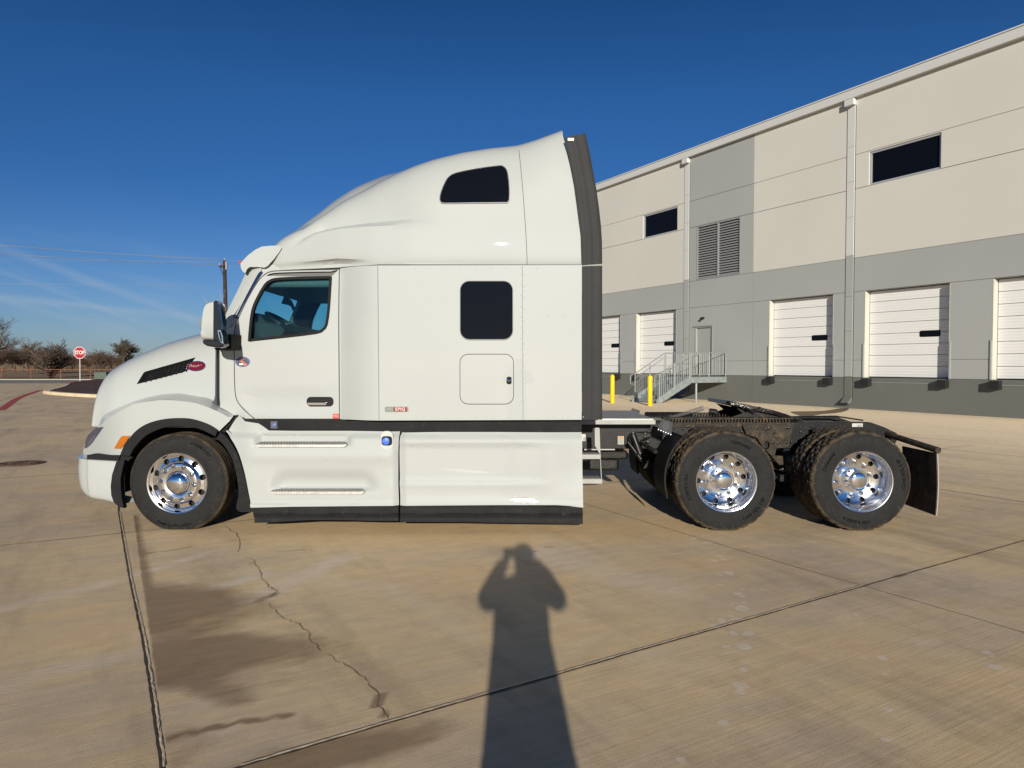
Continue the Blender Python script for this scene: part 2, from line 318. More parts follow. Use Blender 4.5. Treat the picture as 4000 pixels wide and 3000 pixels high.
# ================================================================ GROUND
A_DIR = np.array([-0.49351198, 0.869739]); NRM = np.array([-0.869739, -0.49351198]); WB = np.array([15.5508, 21.3456])
B_DIR = -NRM
Q1 = .169; R1 = 3.16
def make_ground():
    def axis(lo, hi, st, outs_lo, outs_hi):
        return np.array(sorted(outs_lo + list(np.arange(lo, hi, st)) + outs_hi))
    xs = axis(-8, 9, .05, [-900, -400, -200, -120, -80, -50, -35, -25, -20, -16, -13, -11, -9.5, -8.6], [9.6, 10.5, 12, 14, 17, 21, 26, 34, 45, 60, 90, 150, 300, 900])
    ys = axis(2.2, 12.5, .05, [-300, -100, -40, -15, -6, -2, 0, 1, 1.6], [13, 13.8, 15, 17, 20, 24, 30, 38, 50, 62, 76.5])
    X, Yy = np.meshgrid(xs, ys); nx, ny = len(xs), len(ys)
    v = np.zeros((nx * ny, 3)); v[:, 0] = X.ravel(); v[:, 1] = Yy.ravel()
    idx = np.arange(nx * ny).reshape(ny, nx)
    q = np.stack([idx[:-1, :-1], idx[:-1, 1:], idx[1:, 1:], idx[1:, :-1]], -1).reshape(-1, 4)
    me = bpy.data.meshes.new('concrete_yard'); me.vertices.add(len(v)); me.vertices.foreach_set('co', v.ravel())
    me.loops.add(q.size); me.loops.foreach_set('vertex_index', q.ravel().astype(np.int32)); me.polygons.add(len(q)); me.polygons.foreach_set('loop_start', np.arange(0, q.size, 4, dtype=np.int32))
    me.update(); me.validate()
    px, py = v[:, 0], v[:, 1]
    def ell(c, rx, ry, ang, a=1.0):     # soft ellipse in world metres
        ca, sa = math.cos(R(ang)), math.sin(R(ang)); dx, dy = px - c[0], py - c[1]
        u = (dx * ca + dy * sa) / rx; w = (-dx * sa + dy * ca) / ry
        return a * np.clip(1.5 - np.sqrt(u * u + w * w), 0, 1)
    def line(p, w, a=1.0):
        best = np.full(len(px), 9e9)
        for (x0, y0), (x1, y1) in zip(p[:-1], p[1:]):
            dx, dy = x1 - x0, y1 - y0; t = np.clip(((px - x0) * dx + (py - y0) * dy) / (dx * dx + dy * dy + 1e-9), 0, 1)
            best = np.minimum(best, np.hypot(px - x0 - t * dx, py - y0 - t * dy))
        return a * np.clip(1.4 - best / w, 0, 1)
    Zp = lambda *p: [GR(*cZ(u, v_)) for u, v_ in p]; Yp = lambda *p: [GR(*cY(u, v_)) for u, v_ in p]
    wet = np.zeros(len(px)); pale = np.zeros(len(px)); spot = np.zeros(len(px)); warm = np.zeros(len(px))
    for e in (ell(Zp((760, 400))[0], .66, .40, -20, .85), ell(Zp((800, 500))[0], .45, .35, 0, .6), ell(Zp((690, 470))[0], .35, .30, 0, .8), ell(Zp((960, 430))[0], .30, .25, -25, .45), ell(Zp((900, 610))[0], .62, .30, 5, .95), ell(Zp((760, 680))[0], .40, .22, 0, .9), ell(Zp((930, 760))[0], .40, .13, -35, .6),
              ell(Zp((1130, 720))[0], .35, .12, -20, .35), ell(Zp((1240, 700))[0], .14, .06, 0, .4), line(Zp((560, 20), (575, 150), (600, 300), (640, 470)), .10, .85), line(Zp((740, 975), (900, 935), (1060, 905), (1240, 880)), .022, .9),
              line(Zp((720, 1090), (760, 960), (800, 1000)), .16, .45), ell(Zp((1400, 1060))[0], .55, .16, 28, .8), ell(Zp((1150, 1110))[0], .55, .12, 28, .6), ell(Zp((1190, 330))[0], .05, .05, 0, .5), line(Zp((1120, 385), (1185, 355)), .03, .9), line(Zp((1625, 830), (1640, 790)), .035, 1), line(Zp((1650, 860), (1680, 905)), .02, .8),
              line(Zp((1280, 532), (1320, 530)), .02, .7), line(Zp((630, 180), (740, 165), (830, 150)), .018, .8), line(Zp((1420, 950), (1330, 900)), .08, .35), ell(Zp((820, 150))[0], .9, .05, 10, .2),
              ell(Zp((1240, 167))[0], .14, .04, 5, .4), ell(Zp((1300, 163))[0], .05, .04, 5, .45), ell(Zp((1395, 150))[0], .09, .04, 5, .3),
              ell(Zp((985, 240))[0], .10, .03, 15, .45), ell(Zp((1085, 222))[0], .05, .04, 15, .6), ell(Zp((1165, 66))[0], .06, .05, 5, .5), line(Zp((1090, 68), (1560, 64)), .04, .25),
              ell(Yp((163, 150))[0], .055, .03, 5, .7), ell(Yp((105, 170))[0], .035, .02, 5, .6), ell(Yp((180, 187))[0], .05, .02, 5, .6), ell(Yp((325, 149))[0], .05, .02, 5, .6), ell(Yp((1680, 275))[0], .10, .03, 28, .9), ell(Zp((2070, 643))[0], .04, .02, 0, .5)):
        wet = np.maximum(wet, e)
    for e in (line(Zp((600, 270), (740, 225), (880, 180)), .07, .5), line(Zp((860, 340), (1000, 310), (1140, 260)), .08, .6), line(Zp((1010, 400), (1200, 330), (1480, 200)), .14, .5), line(Zp((0, 420), (180, 370), (540, 290)), .09, .45), line(Zp((0, 780), (200, 700), (600, 600)), .12, .3),
              line(Zp((1020, 260), (1700, 330), (2000, 520)), .12, .28), ell(Zp((680, 520))[0], .25, .05, 20, .3), line(Zp((760, 1010), (900, 960), (1000, 930)), .05, .35), line(Zp((1020, 380), (870, 760), (800, 1000)), .04, .22), line(Zp((1110, 430), (960, 760), (860, 1050)), .03, .2),
              line(Yp((140, 180), (400, 260), (700, 340)), .22, .38), line(Yp((60, 60), (300, 180), (560, 290)), .12, .25), line(Yp((1250, 150), (1600, 250), (2100, 330)), .35, .26), line(Yp((600, 620), (900, 760), (1250, 1000)), .25, .14), line(Yp((1000, 200), (1500, 480), (2200, 700)), .12, .14), line(Yp((1100, 120), (1700, 360), (2200, 520)), .10, .14)):
        pale = np.maximum(pale, e)
    for e in (line(Yp((770, 80), (850, 160), (910, 235), (945, 310), (985, 400), (995, 500), (975, 590), (960, 640), (990, 720), (960, 770)), .12, 1), line(Yp((930, 790), (890, 860), (860, 930), (820, 1030), (780, 1090)), .10, 1), line(Yp((900, 500), (930, 350)), .10, .7),
              line(Yp((1495, 455), (1560, 570), (1620, 770), (1650, 980)), .08, .8), line(Yp((1980, 540), (2060, 640), (2160, 750)), .08, .8), line(Yp((1450, 130), (1700, 180)), .25, .45)):
        spot = np.maximum(spot, e)
    for e in (ell(Zp((2000, 80))[0], 2.2, .55, 0, .9), ell(Zp((1900, 300))[0], 1.1, .4, 0, .3), ell(Yp((850, 220))[0], .5, .25, 0, .45), ell(Zp((400, 520))[0], .5, .3, 20, .4), ell(Yp((1900, 700))[0], .8, .3, -40, .3)):
        warm = np.maximum(warm, e)
    for nm, ar in (('wet', wet), ('pale', pale), ('spot', spot), ('warm', warm)):
        at = me.attributes.new(nm, 'FLOAT', 'POINT'); at.data.foreach_set('value', ar.astype(np.float32))
    m = bpy.data.materials.new('weathered concrete'); m.use_nodes = True; t = m.node_tree; b = t.nodes['Principled BSDF']; L = t.links.new
    co = N(t, 'ShaderNodeTexCoord').outputs['Object']
    mp = N(t, 'ShaderNodeMapping'); mp.inputs['Rotation'].default_value = (0, 0, -math.atan2(B_DIR[1], B_DIR[0])); L(co, mp.inputs['Vector'])
    def noise(scale, det=5, rough=.55, sx=1, sy=1, src=None, dist=0):
        q = N(t, 'ShaderNodeMapping'); q.inputs['Scale'].default_value = (sx, sy, 1); L(src or mp.outputs[0], q.inputs['Vector'])
        n = N(t, 'ShaderNodeTexNoise'); n.inputs['Scale'].default_value = scale; n.inputs['Detail'].default_value = det; n.inputs['Roughness'].default_value = rough; n.inputs['Distortion'].default_value = dist
        L(q.outputs[0], n.inputs['Vector']); return n.outputs['Fac']
    def mixc(a, bcol, f):
        x = N(t, 'ShaderNodeMix', data_type='RGBA')
        if isinstance(a, tuple): x.inputs['A'].default_value = (*a, 1)
        else: L(a, x.inputs['A'])
        x.inputs['B'].default_value = (*bcol, 1)
        if isinstance(f, (int, float)): x.inputs['Factor'].default_value = f
        else: L(f, x.inputs['Factor'])
        return x.outputs['Result']
    def rng(v_, a, c): return mth(t, 'DIVIDE', mth(t, 'SUBTRACT', v_, a), c - a, clamp=True)
    big = noise(.45, 6, .6); med = noise(2.2, 8, .6, .45, 1.3); broom = noise(30, 3, .6, .05, 1.6); fine = noise(120, 3, .7); streak = noise(1.6, 6, .65, 1.2, .25)
    c = mixc((.60, .45, .265), (.46, .36, .25), rng(big, .38, .62))
    c = mixc(c, (.62, .44, .22), mth(t, 'MULTIPLY', rng(med, .48, .66), .6))
    c = mixc(c, (.33, .245, .155), mth(t, 'MULTIPLY', rng(streak, .50, .68), .6))
    def attr(n_): a = N(t, 'ShaderNodeAttribute', attribute_name=n_); return a.outputs['Fac']
    edge = mth(t, 'ADD', mth(t, 'MULTIPLY', noise(3.2, 8, .68, .6, 1.1), .7), mth(t, 'MULTIPLY', noise(7, 8, .75, .25, 1.6), .3))
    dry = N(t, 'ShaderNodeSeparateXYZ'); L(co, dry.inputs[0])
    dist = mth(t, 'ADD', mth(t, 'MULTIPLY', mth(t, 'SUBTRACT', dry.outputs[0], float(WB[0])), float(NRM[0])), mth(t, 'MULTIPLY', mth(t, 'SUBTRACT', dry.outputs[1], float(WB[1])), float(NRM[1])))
    c = mixc(c, (.92, .74, .50), mth(t, 'MULTIPLY', rng(mth(t, 'ADD', dist, mth(t, 'MULTIPLY', streak, 6)), 19, 9), .85))  # pale sand near the wall, with the wall's bounced light painted in
    warmf = mth(t, 'MULTIPLY', attr('warm'), .75); c = mixc(c, (.68, .46, .22), warmf)
    palef = mth(t, 'MULTIPLY', rng(mth(t, 'ADD', attr('pale'), mth(t, 'MULTIPLY', mth(t, 'SUBTRACT', edge, .5), .9)), .05, .9), .8)
    c = mixc(c, (.62, .53, .44), palef)
    vor = N(t, 'ShaderNodeTexVoronoi'); vor.inputs['Scale'].default_value = 11; vor.inputs['Randomness'].default_value = 1; L(co, vor.inputs['Vector'])
    wob = noise(26, 3, .6)
    sz = mth(t, 'SUBTRACT', mth(t, 'MULTIPLY', mth(t, 'MULTIPLY', attr('spot'), N(t, 'ShaderNodeSeparateColor').outputs[0]), .9), .16)
    sepc = sz.node  # size of each splash from its own cell colour
    sc_ = [n for n in t.nodes if n.bl_idname == 'ShaderNodeSeparateColor'][0]; L(vor.outputs['Color'], sc_.inputs[0])
    dsp = mth(t, 'ADD', vor.outputs['Distance'], mth(t, 'MULTIPLY', mth(t, 'SUBTRACT', wob, .5), .35))
    spf = mth(t, 'MULTIPLY', mth(t, 'SUBTRACT', sz, dsp), 9, clamp=True)
    c = mixc(c, (.66, .59, .51), mth(t, 'MULTIPLY', spf, .45))
    wetf = rng(mth(t, 'ADD', attr('wet'), mth(t, 'MULTIPLY', mth(t, 'SUBTRACT', edge, .5), 1.3)), .26, .70)
    gate = mth(t, 'MULTIPLY', attr('wet'), 6, clamp=True); rot = N(t, 'ShaderNodeSeparateXYZ'); L(mp.outputs[0], rot.inputs[0])
    jside = mth(t, 'MULTIPLY', mth(t, 'ADD', mth(t, 'SUBTRACT', rot.outputs[0], Q1 + .0), mth(t, 'MULTIPLY', mth(t, 'SUBTRACT', edge, .5), .05)), 60, clamp=True)
    brk = mth(t, 'ADD', .62, mth(t, 'MULTIPLY', noise(5, 9, .75, .35, 1.4), .62))
    wetf = mth(t, 'MULTIPLY', mth(t, 'MULTIPLY', mth(t, 'MULTIPLY', wetf, gate), jside), brk, clamp=True)
    c = mixc(c, (.17, .098, .040), mth(t, 'MULTIPLY', wetf, .86))
    mot = noise(9, 7, .7, .5, 1.0); grit = noise(170, 6, .8)
    mul = mth(t, 'ADD', .07, mth(t, 'ADD', mth(t, 'ADD', mth(t, 'MULTIPLY', broom, .26), mth(t, 'MULTIPLY', fine, .60)), mth(t, 'ADD', mth(t, 'MULTIPLY', mot, .50), mth(t, 'MULTIPLY', grit, .50))))
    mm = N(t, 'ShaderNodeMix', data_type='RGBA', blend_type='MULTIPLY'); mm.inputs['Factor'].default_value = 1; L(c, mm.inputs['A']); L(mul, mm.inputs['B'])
    # yard paler by the building: dry sand plus wall bounce light put into the colour
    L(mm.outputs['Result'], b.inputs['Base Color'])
    b.inputs['Roughness'].default_value = .85
    L(mth(t, 'SUBTRACT', .86, mth(t, 'MULTIPLY', wetf, .35)), b.inputs['Roughness'])
    bp = N(t, 'ShaderNodeBump'); bp.inputs['Strength'].default_value = .35; bp.inputs['Distance'].default_value = .004
    L(mth(t, 'ADD', mth(t, 'MULTIPLY', broom, 1.0), mth(t, 'MULTIPLY', fine, .6)), bp.inputs['Height']); L(bp.outputs[0], b.inputs['Normal'])
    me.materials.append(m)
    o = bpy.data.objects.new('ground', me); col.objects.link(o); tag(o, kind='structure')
make_ground()
JD = M('dark joint sealant', (.045, .035, .028), .9, noise=(30, .4)); JL = M('pale joint edge', (.62, .50, .34), .9, noise=(20, .25)); JM = M('brown joint line', (.15, .115, .08), .9, noise=(12, .4))  # joint colours: dark sealant, pale edge, plain brown line
def ribbon(mb, pts, w, z, mat=0, jit=0.0, step=.1):
    rows = []; rr = random.Random(3)
    P_ = []
    for (x0, y0), (x1, y1) in zip(pts[:-1], pts[1:]):
        k = max(1, int(math.hypot(x1 - x0, y1 - y0) / step))
        P_ += [(x0 + (x1 - x0) * i / k, y0 + (y1 - y0) * i / k) for i in range(k)]
    P_.append(pts[-1])
    for i, p in enumerate(P_):
        a, b = P_[max(0, i - 1)], P_[min(len(P_) - 1, i + 1)]; d = Vector((b[0] - a[0], b[1] - a[1])).normalized(); nn = Vector((-d.y, d.x))
        wl, wr = w / 2 * (1 + jit * rr.uniform(-1, 1)), w / 2 * (1 + jit * rr.uniform(-1, 1))
        rows.append([(p[0] + nn.x * wl, p[1] + nn.y * wl, z), (p[0] - nn.x * wr, p[1] - nn.y * wr, z)])
    return mb.grid(rows, mat)
def ptQ(q, r_): p = B_DIR * q + A_DIR * r_; return (float(p[0]), float(p[1]))
mb = MB()
ja = [GR(*cZ(512, 0)), GR(*cZ(560, 290)), GR(*cZ(618, 560)), GR(*cZ(655, 800)), GR(*cZ(697, 1106))]
ribbon(mb, [ptQ(Q1, 40), ja[0]] + ja[1:] + [ptQ(Q1, -6)], .015, .004, 0, .35, .05)
ribbon(mb, [(x + .011, y + .002) for x, y in ja], .006, .006, 1, .9, .03)
jb = [GR(940, 3000), GR(*cZ(1680, 915)), GR(*cY(0, 760)), GR(*cY(215, 700)), GR(*cY(520, 610)), GR(*cY(1080, 450)), GR(*cY(1520, 322)), GR(*cY(1680, 275)), GR(*cY(2212, 125))]
far_b = (jb[-1][0] + 20 * B_DIR[0], jb[-1][1] + 20 * B_DIR[1]); near_b = (jb[0][0] - 6 * B_DIR[0], jb[0][1] - 6 * B_DIR[1])
ribbon(mb, [near_b] + jb + [far_b], .010, .004, 0, .4, .05)
ribbon(mb, [(x - .004, y + .012) for x, y in jb[:7]], .012, .006, 1, .6, .03)
q2 = [GR(*cY(430, 0)), GR(*cY(1230, 240)), GR(*cY(1522, 322)), GR(*cY(2010, 463))]
ribbon(mb, [ptQ(4.81, 30), q2[0]] + q2[1:] + [ptQ(4.81, 0)], .007, .004, 2, .4, .05)
for k in range(-6, 9):
    q = Q1 + 4.64 * k
    if k in (0, 1): continue
    ribbon(mb, [ptQ(q, -10), ptQ(q, 60 if q < 8 else 20)], .014, .004, 2, .3, .5)
for k in range(1, 15):
    r_ = R1 + 4.64 * k
    ribbon(mb, [ptQ(-30, r_), ptQ(15.2, r_)], .014, .004, 2, .3, .5)
tag(build('slab_joints', mb, [JD, JL, JM], fix=False), kind='structure')
mb = MB(); cp = [GR(*cZ(u, v)) for u, v in ((960, 60), (1015, 90), (1040, 125), (1028, 170), (1050, 192), (1095, 210), (1125, 250), (1130, 290), (1160, 315), (1190, 345), (1158, 385), (1195, 440), (1250, 470), (1290, 485), (1325, 515), (1345, 560), (1372, 592), (1430, 630), (1490, 665), (1560, 710), (1600, 750), (1640, 800), (1620, 830), (1650, 860), (1680, 905))]
rr = random.Random(5); cp2 = []
for (x0, y0), (x1, y1) in zip(cp[:-1], cp[1:]):
    for i in range(4): t_ = i / 4; cp2.append((x0 + (x1 - x0) * t_ + rr.uniform(-.012, .012), y0 + (y1 - y0) * t_ + rr.uniform(-.012, .012)))
[ribbon(mb, cp2[i:j], .0036, .004, 0, .8, .03) for i, j in ((0, 14), (17, 40), (41, 66), (67, len(cp2)))]; tag(build('ground_crack', mb, M('brown crack line', (.17, .125, .08), .9), fix=False), kind='structure')  # crack drawn as thin brown ribbons
# lay-down red fire lane stripe, manhole, road
REDP = M('red stripe paint', (.36, .045, .035), .8, noise=(3, .15), mix=((.30, .22, .15), 5, .6, .1, .9))
mb = MB(); ribbon(mb, [GR(0, 1602), GR(20, 1590), GR(60, 1562), GR(80, 1552), GR(110, 1540), GR(160, 1524)], .30, .004, 0, .05, 1.0); tag(build('fire_lane_stripe', mb, REDP, fix=False), kind='structure')
mh = GR(78, 1812); mhm = M('rusty iron', (.10, .055, .032), .8, noise=(6, .4), bump=(30, .5, .02))
mb = MB(); mb.lathe([(.36, .0), (.35, .012), (.30, .012), (.29, .004), (.27, .004), (.265, .014), (.2, .014), (.19, .010), (.1, .010), (.09, .014), (.001, .014)], 40)
mb.v = [(mh[0] + x, mh[1] + z, .002 + y) for x, y, z in mb.v]
for a in range(12): mb.box(-.012, .012, .11, .18, .014, .020, T=lambda x, y, z, a=a: (mh[0] + x * math.cos(R(30 * a)) - y * math.sin(R(30 * a)), mh[1] + x * math.sin(R(30 * a)) + y * math.cos(R(30 * a)), z))
tag(build('manhole_cover', mb, mhm, loc=(mh[0], mh[1], 0)), 'round rusty iron manhole cover set in the concrete left of the truck', 'manhole cover')
CURB = M('pale concrete kerb', (.58, .47, .31), .85, noise=(2, .12)); CURBR = M('red painted kerb', (.50, .07, .035), .7, noise=(3, .15))
ROADM = M('grey public road', (.21, .185, .16), .9, noise=(.3, .15, 6))
mb = MB(); mb.box(-300, 8, 62, 76, .002, .006); tag(build('road', mb, ROADM), kind='structure')
mb = MB(); mb.box(-300, 8, 76.5, 76.8, -.02, .08); tag(build('road_kerb', mb, M('white kerb', (.36, .34, .30), .85)), kind='structure')
# straw field to the horizon
FIELD = M('dry winter grass', (.20, .14, .065), .95, noise=(.15, .35, 8), mix=((.115, .085, .045), .5, .52, .1, .95))
mb = MB()
rows = []
for y, zz in ((77.2, .06), (84, .15), (95, .3), (115, .55), (150, .95), (200, 1.0), (400, 1.0), (1500, 1.0)):
    rows.append([(x, y, zz + (.12 * math.sin(x * .11 + y) if 80 < y < 200 else 0)) for x in list(range(-900, -200, 100)) + list(range(-200, 60, 4)) + list(range(60, 900, 100))])
mb.grid(rows); tag(build('field', mb, FIELD, smooth=60), kind='structure')

# mulch island with kerb
isl_near = [GR(*cM(u, v)) for u, v in ((915, 1450), (1000, 1478), (1150, 1500), (1400, 1520), (1700, 1530), (2000, 1532))]
kx0 = isl_near[0][0]
out_ = cr([(-27.6, 41.6), (-26.6, 40.0), (-24.4, 37.8), (-20.6, 35), (-16, 33), (-11, 31.5), (-6, 32), (-4, 36), (-5, 42), (-8, 50), (-14, 62), (-22, 72), (-32, 76), (-40, 76), (-43.4, 74), (-42.0, 70), (-39.2, 63.5), (-36.8, 58.3), (-34.6, 54.5), (-31, 48.2)], 4, True)
def inset(pl, d):
    n = len(pl); c0 = (sum(p[0] for p in pl) / n, sum(p[1] for p in pl) / n); o_ = []
    for i in range(n):
        a, b = pl[i - 1], pl[(i + 1) % n]; t_ = Vector((b[0] - a[0], b[1] - a[1])).normalized(); o_.append((pl[i][0] - t_.y * d, pl[i][1] + t_.x * d))
    return o_
def area(pl): return sum(pl[i - 1][0] * pl[i][1] - pl[i][0] * pl[i - 1][1] for i in range(len(pl)))
if area(out_) < 0: out_ = out_[::-1]
in_ = inset(out_, .30)
def mz(x, y): return .15
n = len(out_)
isl = empty('planting_island', (-20, 50, 0), 'kerbed island of dark mulch beside the road, behind the truck bonnet', 'planting island')
mb = MB(); rows = [[(x, y, 0) for x, y in out_], [(x, y, mz(x, y)) for x, y in inset(out_, .04)], [(x, y, mz(x, y) + .01) for x, y in in_], [(x, y, mz(x, y) - .08) for x, y in in_]]
mb.grid(rows, closed=True)
for i, f in enumerate(mb.f):
    c_ = [mb.v[k] for k in f]; mb.m[i] = 1 if (sum(p[1] for p in c_) / 4 > 56) else 0
build('kerb', mb, [CURB, CURBR], isl, smooth=40)
MULCH = M('dark mulch', (.055, .022, .014), .95, noise=(3, .5, 8), mix=((.13, .05, .03), 5, .55, .1, .95), bump=(8, 1, .15))
mb = MB(); cxm, cym = -20, 52; rings = []
for k in range(12):
    f_ = 1 - k / 12; rings.append([(cxm + (x - cxm) * f_, cym + (y - cym) * f_, mz(0, cym + (y - cym) * f_) - .04 + .10 * (k > 0) * random.random() + .10 * math.sin(f_ * 3.1)) for x, y in in_])
mb.grid(rings, closed=True); mb.add(rings[-1], [tuple(range(n))]); build('mulch', mb, MULCH, isl, smooth=60)

# ================================================================ WAREHOUSE
wh = empty('warehouse', (*WB, 0), 'long cream and grey tilt-up warehouse with white dock doors, right of the truck', 'building')
def WT(s, n_, z): p = WB + A_DIR * s + NRM * n_; return (p[0], p[1], z)
def wbox(mb, s0, s1, n0, n1, z0, z1, mat=0): return mb.box(s0, s1, n0, n1, z0, z1, mat, T=WT)
CREAM = M('cream wall paint', (.52, .51, .465), .85, noise=(.25, .03), bump=(30, .1, .01)); GREY = M('mid grey wall paint', (.305, .318, .312), .85, noise=(.25, .04), bump=(30, .1, .01)); DGREY = M('dark grey wall paint', (.118, .124, .114), .85, noise=(.4, .06), mix=((.145, .15, .14), .6, .6, .2, .85))
CREAM_J = M('cream reveal', (.50, .47, .39), .9); 
TRIMW = M('white metal trim', (.52, .525, .51), .45); GALV = M('galvanised steel', (.33, .36, .36), .42, metal=.5, noise=(6, .2))
S0, S1, DEP = -14.0, 46.0, .35
vj = [-14, -8.2, -2.6, 10.47 - 8.7 + .0, 6.03, 10.47, 14.36, 23.1, 27.5, 32, 37, 42, 46]
vj = [-14, -8.2, -2.7, 5.9, 10.47, 14.42, 23.1, 31.6, 40, 46]
openings = [(-11.3, -8.27, 1.17, 4.33), (-6.4, -3.37, 1.17, 4.33), (-2.1, .93, 1.17, 4.33), (2.23, 5.26, 1.17, 4.33), (6.55, 9.58, 1.17, 4.33), (15.2, 18.23, 1.17, 4.33), (19.55, 22.58, 1.17, 4.33), (24, 27.03, 1.17, 4.33), (28.4, 31.4, 1.17, 4.33),
            (2.60, 5.17, 8.17, 9.38), (15.16, 17.73, 8.17, 9.38), (24.5, 27.0, 8.17, 9.38), (11.19, 13.84, 5.64, 8.14), (12.77, 13.91, 1.17, 3.45)]
zc = [0, 1.17, 1.81, 3.45, 4.33, 5.61, 8.155, 9.40, 11.6]
def in_open(s0, s1, z0, z1):
    cs, cz = (s0 + s1) / 2, (z0 + z1) / 2
    return any(o[0] < cs < o[1] and o[2] < cz < o[3] for o in openings)
scuts = sorted(set([round(x, 3) for x in vj] + [round(o[i], 3) for o in openings for i in (0, 1)]))
mb = MB(); G_ = .012
zrows = [0, 1.17, 1.81, 3.45, 4.35, 5.61, 5.64, 8.14, 8.165, 8.17, 9.38, 9.42, 11.6]
zlines = {1.17, 1.81, 4.35, 5.61, 8.165, 9.42}
# body of the wall (set 15 mm back) and painted plates in front with real gaps as reveals
for i in range(len(scuts) - 1):
    for j in range(len(zrows) - 1):
        s0, s1, z0, z1 = scuts[i], scuts[i + 1], zrows[j], zrows[j + 1]
        if in_open(s0, s1, z0, z1): continue
        cs, cz = (s0 + s1) / 2, (z0 + z1) / 2
        if cz < 1.17: m_ = 2
        elif cz < 5.61: m_ = 1
        else: m_ = 1 if 10.47 < cs < 14.42 else 0
        vis = z0 in zlines or True
        wbox(mb, s0, s1, -DEP, -.022, z0, z1, m_)
        a0 = G_ if s0 in vj else 0; a1 = G_ if s1 in vj else 0
        noline = {1.81: cs > 10.47 and cs < 14.42 and False}
        b0 = G_ if z0 in zlines and not (z0 == 1.81 and False) else 0; b1 = G_ if z1 in zlines else 0
        wbox(mb, s0 + a0, s1 - a1, -.022, 0, z0 + b0, z1 - b1, m_)
# remaining sides and roof slab of the building
wbox(mb, S0, S1, -30, -DEP - .01, 11.3, 11.45, 0); wbox(mb, S1 - .3, S1, -30, -DEP - .01, 0, 11.29, 0); wbox(mb, S0, S0 + .3, -30, -DEP - .01, 0, 11.29, 0); wbox(mb, S0, S1, -30.3, -30.01, 0, 11.45, 0)
build('wall', mb, [CREAM, GREY, DGREY], wh, fix=False)
# cream jamb liners of the dock openings are the wall thickness painted pale
DOORW = M('white ribbed door', (.67, .67, .66), .5)
t = DOORW.node_tree; wv = N(t, 'ShaderNodeTexWave', wave_type='BANDS', bands_direction='Z'); wv.inputs['Scale'].default_value = 3.2; wv.inputs['Distortion'].default_value = .3
t.links.new(N(t, 'ShaderNodeTexCoord').outputs['Object'], wv.inputs['Vector']); bp = N(t, 'ShaderNodeBump'); bp.inputs['Strength'].default_value = .5; bp.inputs['Distance'].default_value = .01
t.links.new(wv.outputs['Fac'], bp.inputs['Height']); t.links.new(bp.outputs[0], t.nodes['Principled BSDF'].inputs['Normal'])
JAMB = M('cream jamb', (.47, .46, .40), .7)
BLK = M('black rubber', (.012, .012, .014), .7, noise=(5, .3))
def T2(s, y, z): return WT(s, -y, z)
for k, (s0, s1, z0, z1) in enumerate(openings[:9]):
    mb = MB(); zz = z0 + .03; h = (z1 - z0 - .03) / 8
    for i in range(8): wbox(mb, s0 + .03, s1 - .03, -.30, -.26, zz + i * h + .008, zz + (i + 1) * h - .008)
    wbox(mb, s0 + .03, s1 - .03, -.33, -.31, zz, z1 - .01)
    d = build('dock_door', mb, DOORW, wh, loc=WT((s0 + s1) / 2, -.3, z0), bevel=.006)
    wz = 2.71; ws = s0 + .79
    mb = panel(rrect(ws - .355, ws + .355, wz - .11, wz + .11, .06), Y=.252, th=.01); mb.v = [T2(x, y, z) for x, y, z in mb.v]
    build('door_window', mb, GLASSD, d)
    for ja_, jb_ in ((s1 - .018, s1 - .001), (s0 + .001, s0 + .018)): mb = MB(); wbox(mb, ja_, jb_, -.262, .004, z0 + .005, z1 - .003); build('door_jamb', mb, JAMB, wh)
    for ss in (s0 - .05, s1 + .0): mb = MB(); wbox(mb, ss, ss + .045, .003, .035, z0 - .0, z0 + 1.25); build('edge_guard', mb, GREY if k < 4 else GALV, wh)
    for ss in (s0 + .02, s1 - .28):
        mb = MB()
        for i in range(6): wbox(mb, ss + .04 * i + .003, ss + .04 * i + .037, .004, .24, z0 - .28, z0 - .03)
        wbox(mb, ss - .03, ss - .004, .002, .22, z0 - .30, z0 - .02)
        build('dock_bumper', mb, BLK, wh)
    mb = MB(); wbox(mb, s0 + .28, s1 - .3, .002, .02, z0 - .17, z0 - .155); build('bumper_strip', mb, GREY, wh)
FRM = M('grey window frame', (.42, .43, .45), .4, metal=.3)
for (s0, s1, z0, z1) in openings[9:12]:
    mb = MB(); wbox(mb, s0 + .001, s0 + .07, -.20, -.04, z0 + .001, z1 - .001); wbox(mb, s1 - .07, s1 - .001, -.20, -.04, z0 + .001, z1 - .001)
    wbox(mb, s0 + .071, s1 - .071, -.20, -.04, z0 + .001, z0 + .07); wbox(mb, s0 + .071, s1 - .071, -.20, -.04, z1 - .07, z1 - .001)
    w_ = build('window', mb, FRM, wh)
    mb = MB(); wbox(mb, s0 + .072, s1 - .072, -.12, -.10, z0 + .072, z1 - .072); build('pane', mb, GLASSD, w_)
s0, s1, z0, z1 = openings[12]
LOUV = M('grey louvre metal', (.24, .24, .245), .5); DARK = M('dark void', (.012, .012, .012), .9)
mb = MB(); wbox(mb, s0 + .001, s0 + .05, -.22, .01, z0 + .001, z1 - .001); wbox(mb, s1 - .05, s1 - .001, -.22, .01, z0 + .001, z1 - .001); wbox(mb, s0 + .051, s1 - .051, -.22, .01, z0 + .001, z0 + .05); wbox(mb, s0 + .051, s1 - .051, -.22, .01, z1 - .05, z1 - .001)
mid = (s0 + s1) / 2; wbox(mb, mid - .04, mid + .04, -.22, .005, z0 + .051, z1 - .051)
lv = build('wall_louvre', mb, LOUV, wh)
mb = MB(); 
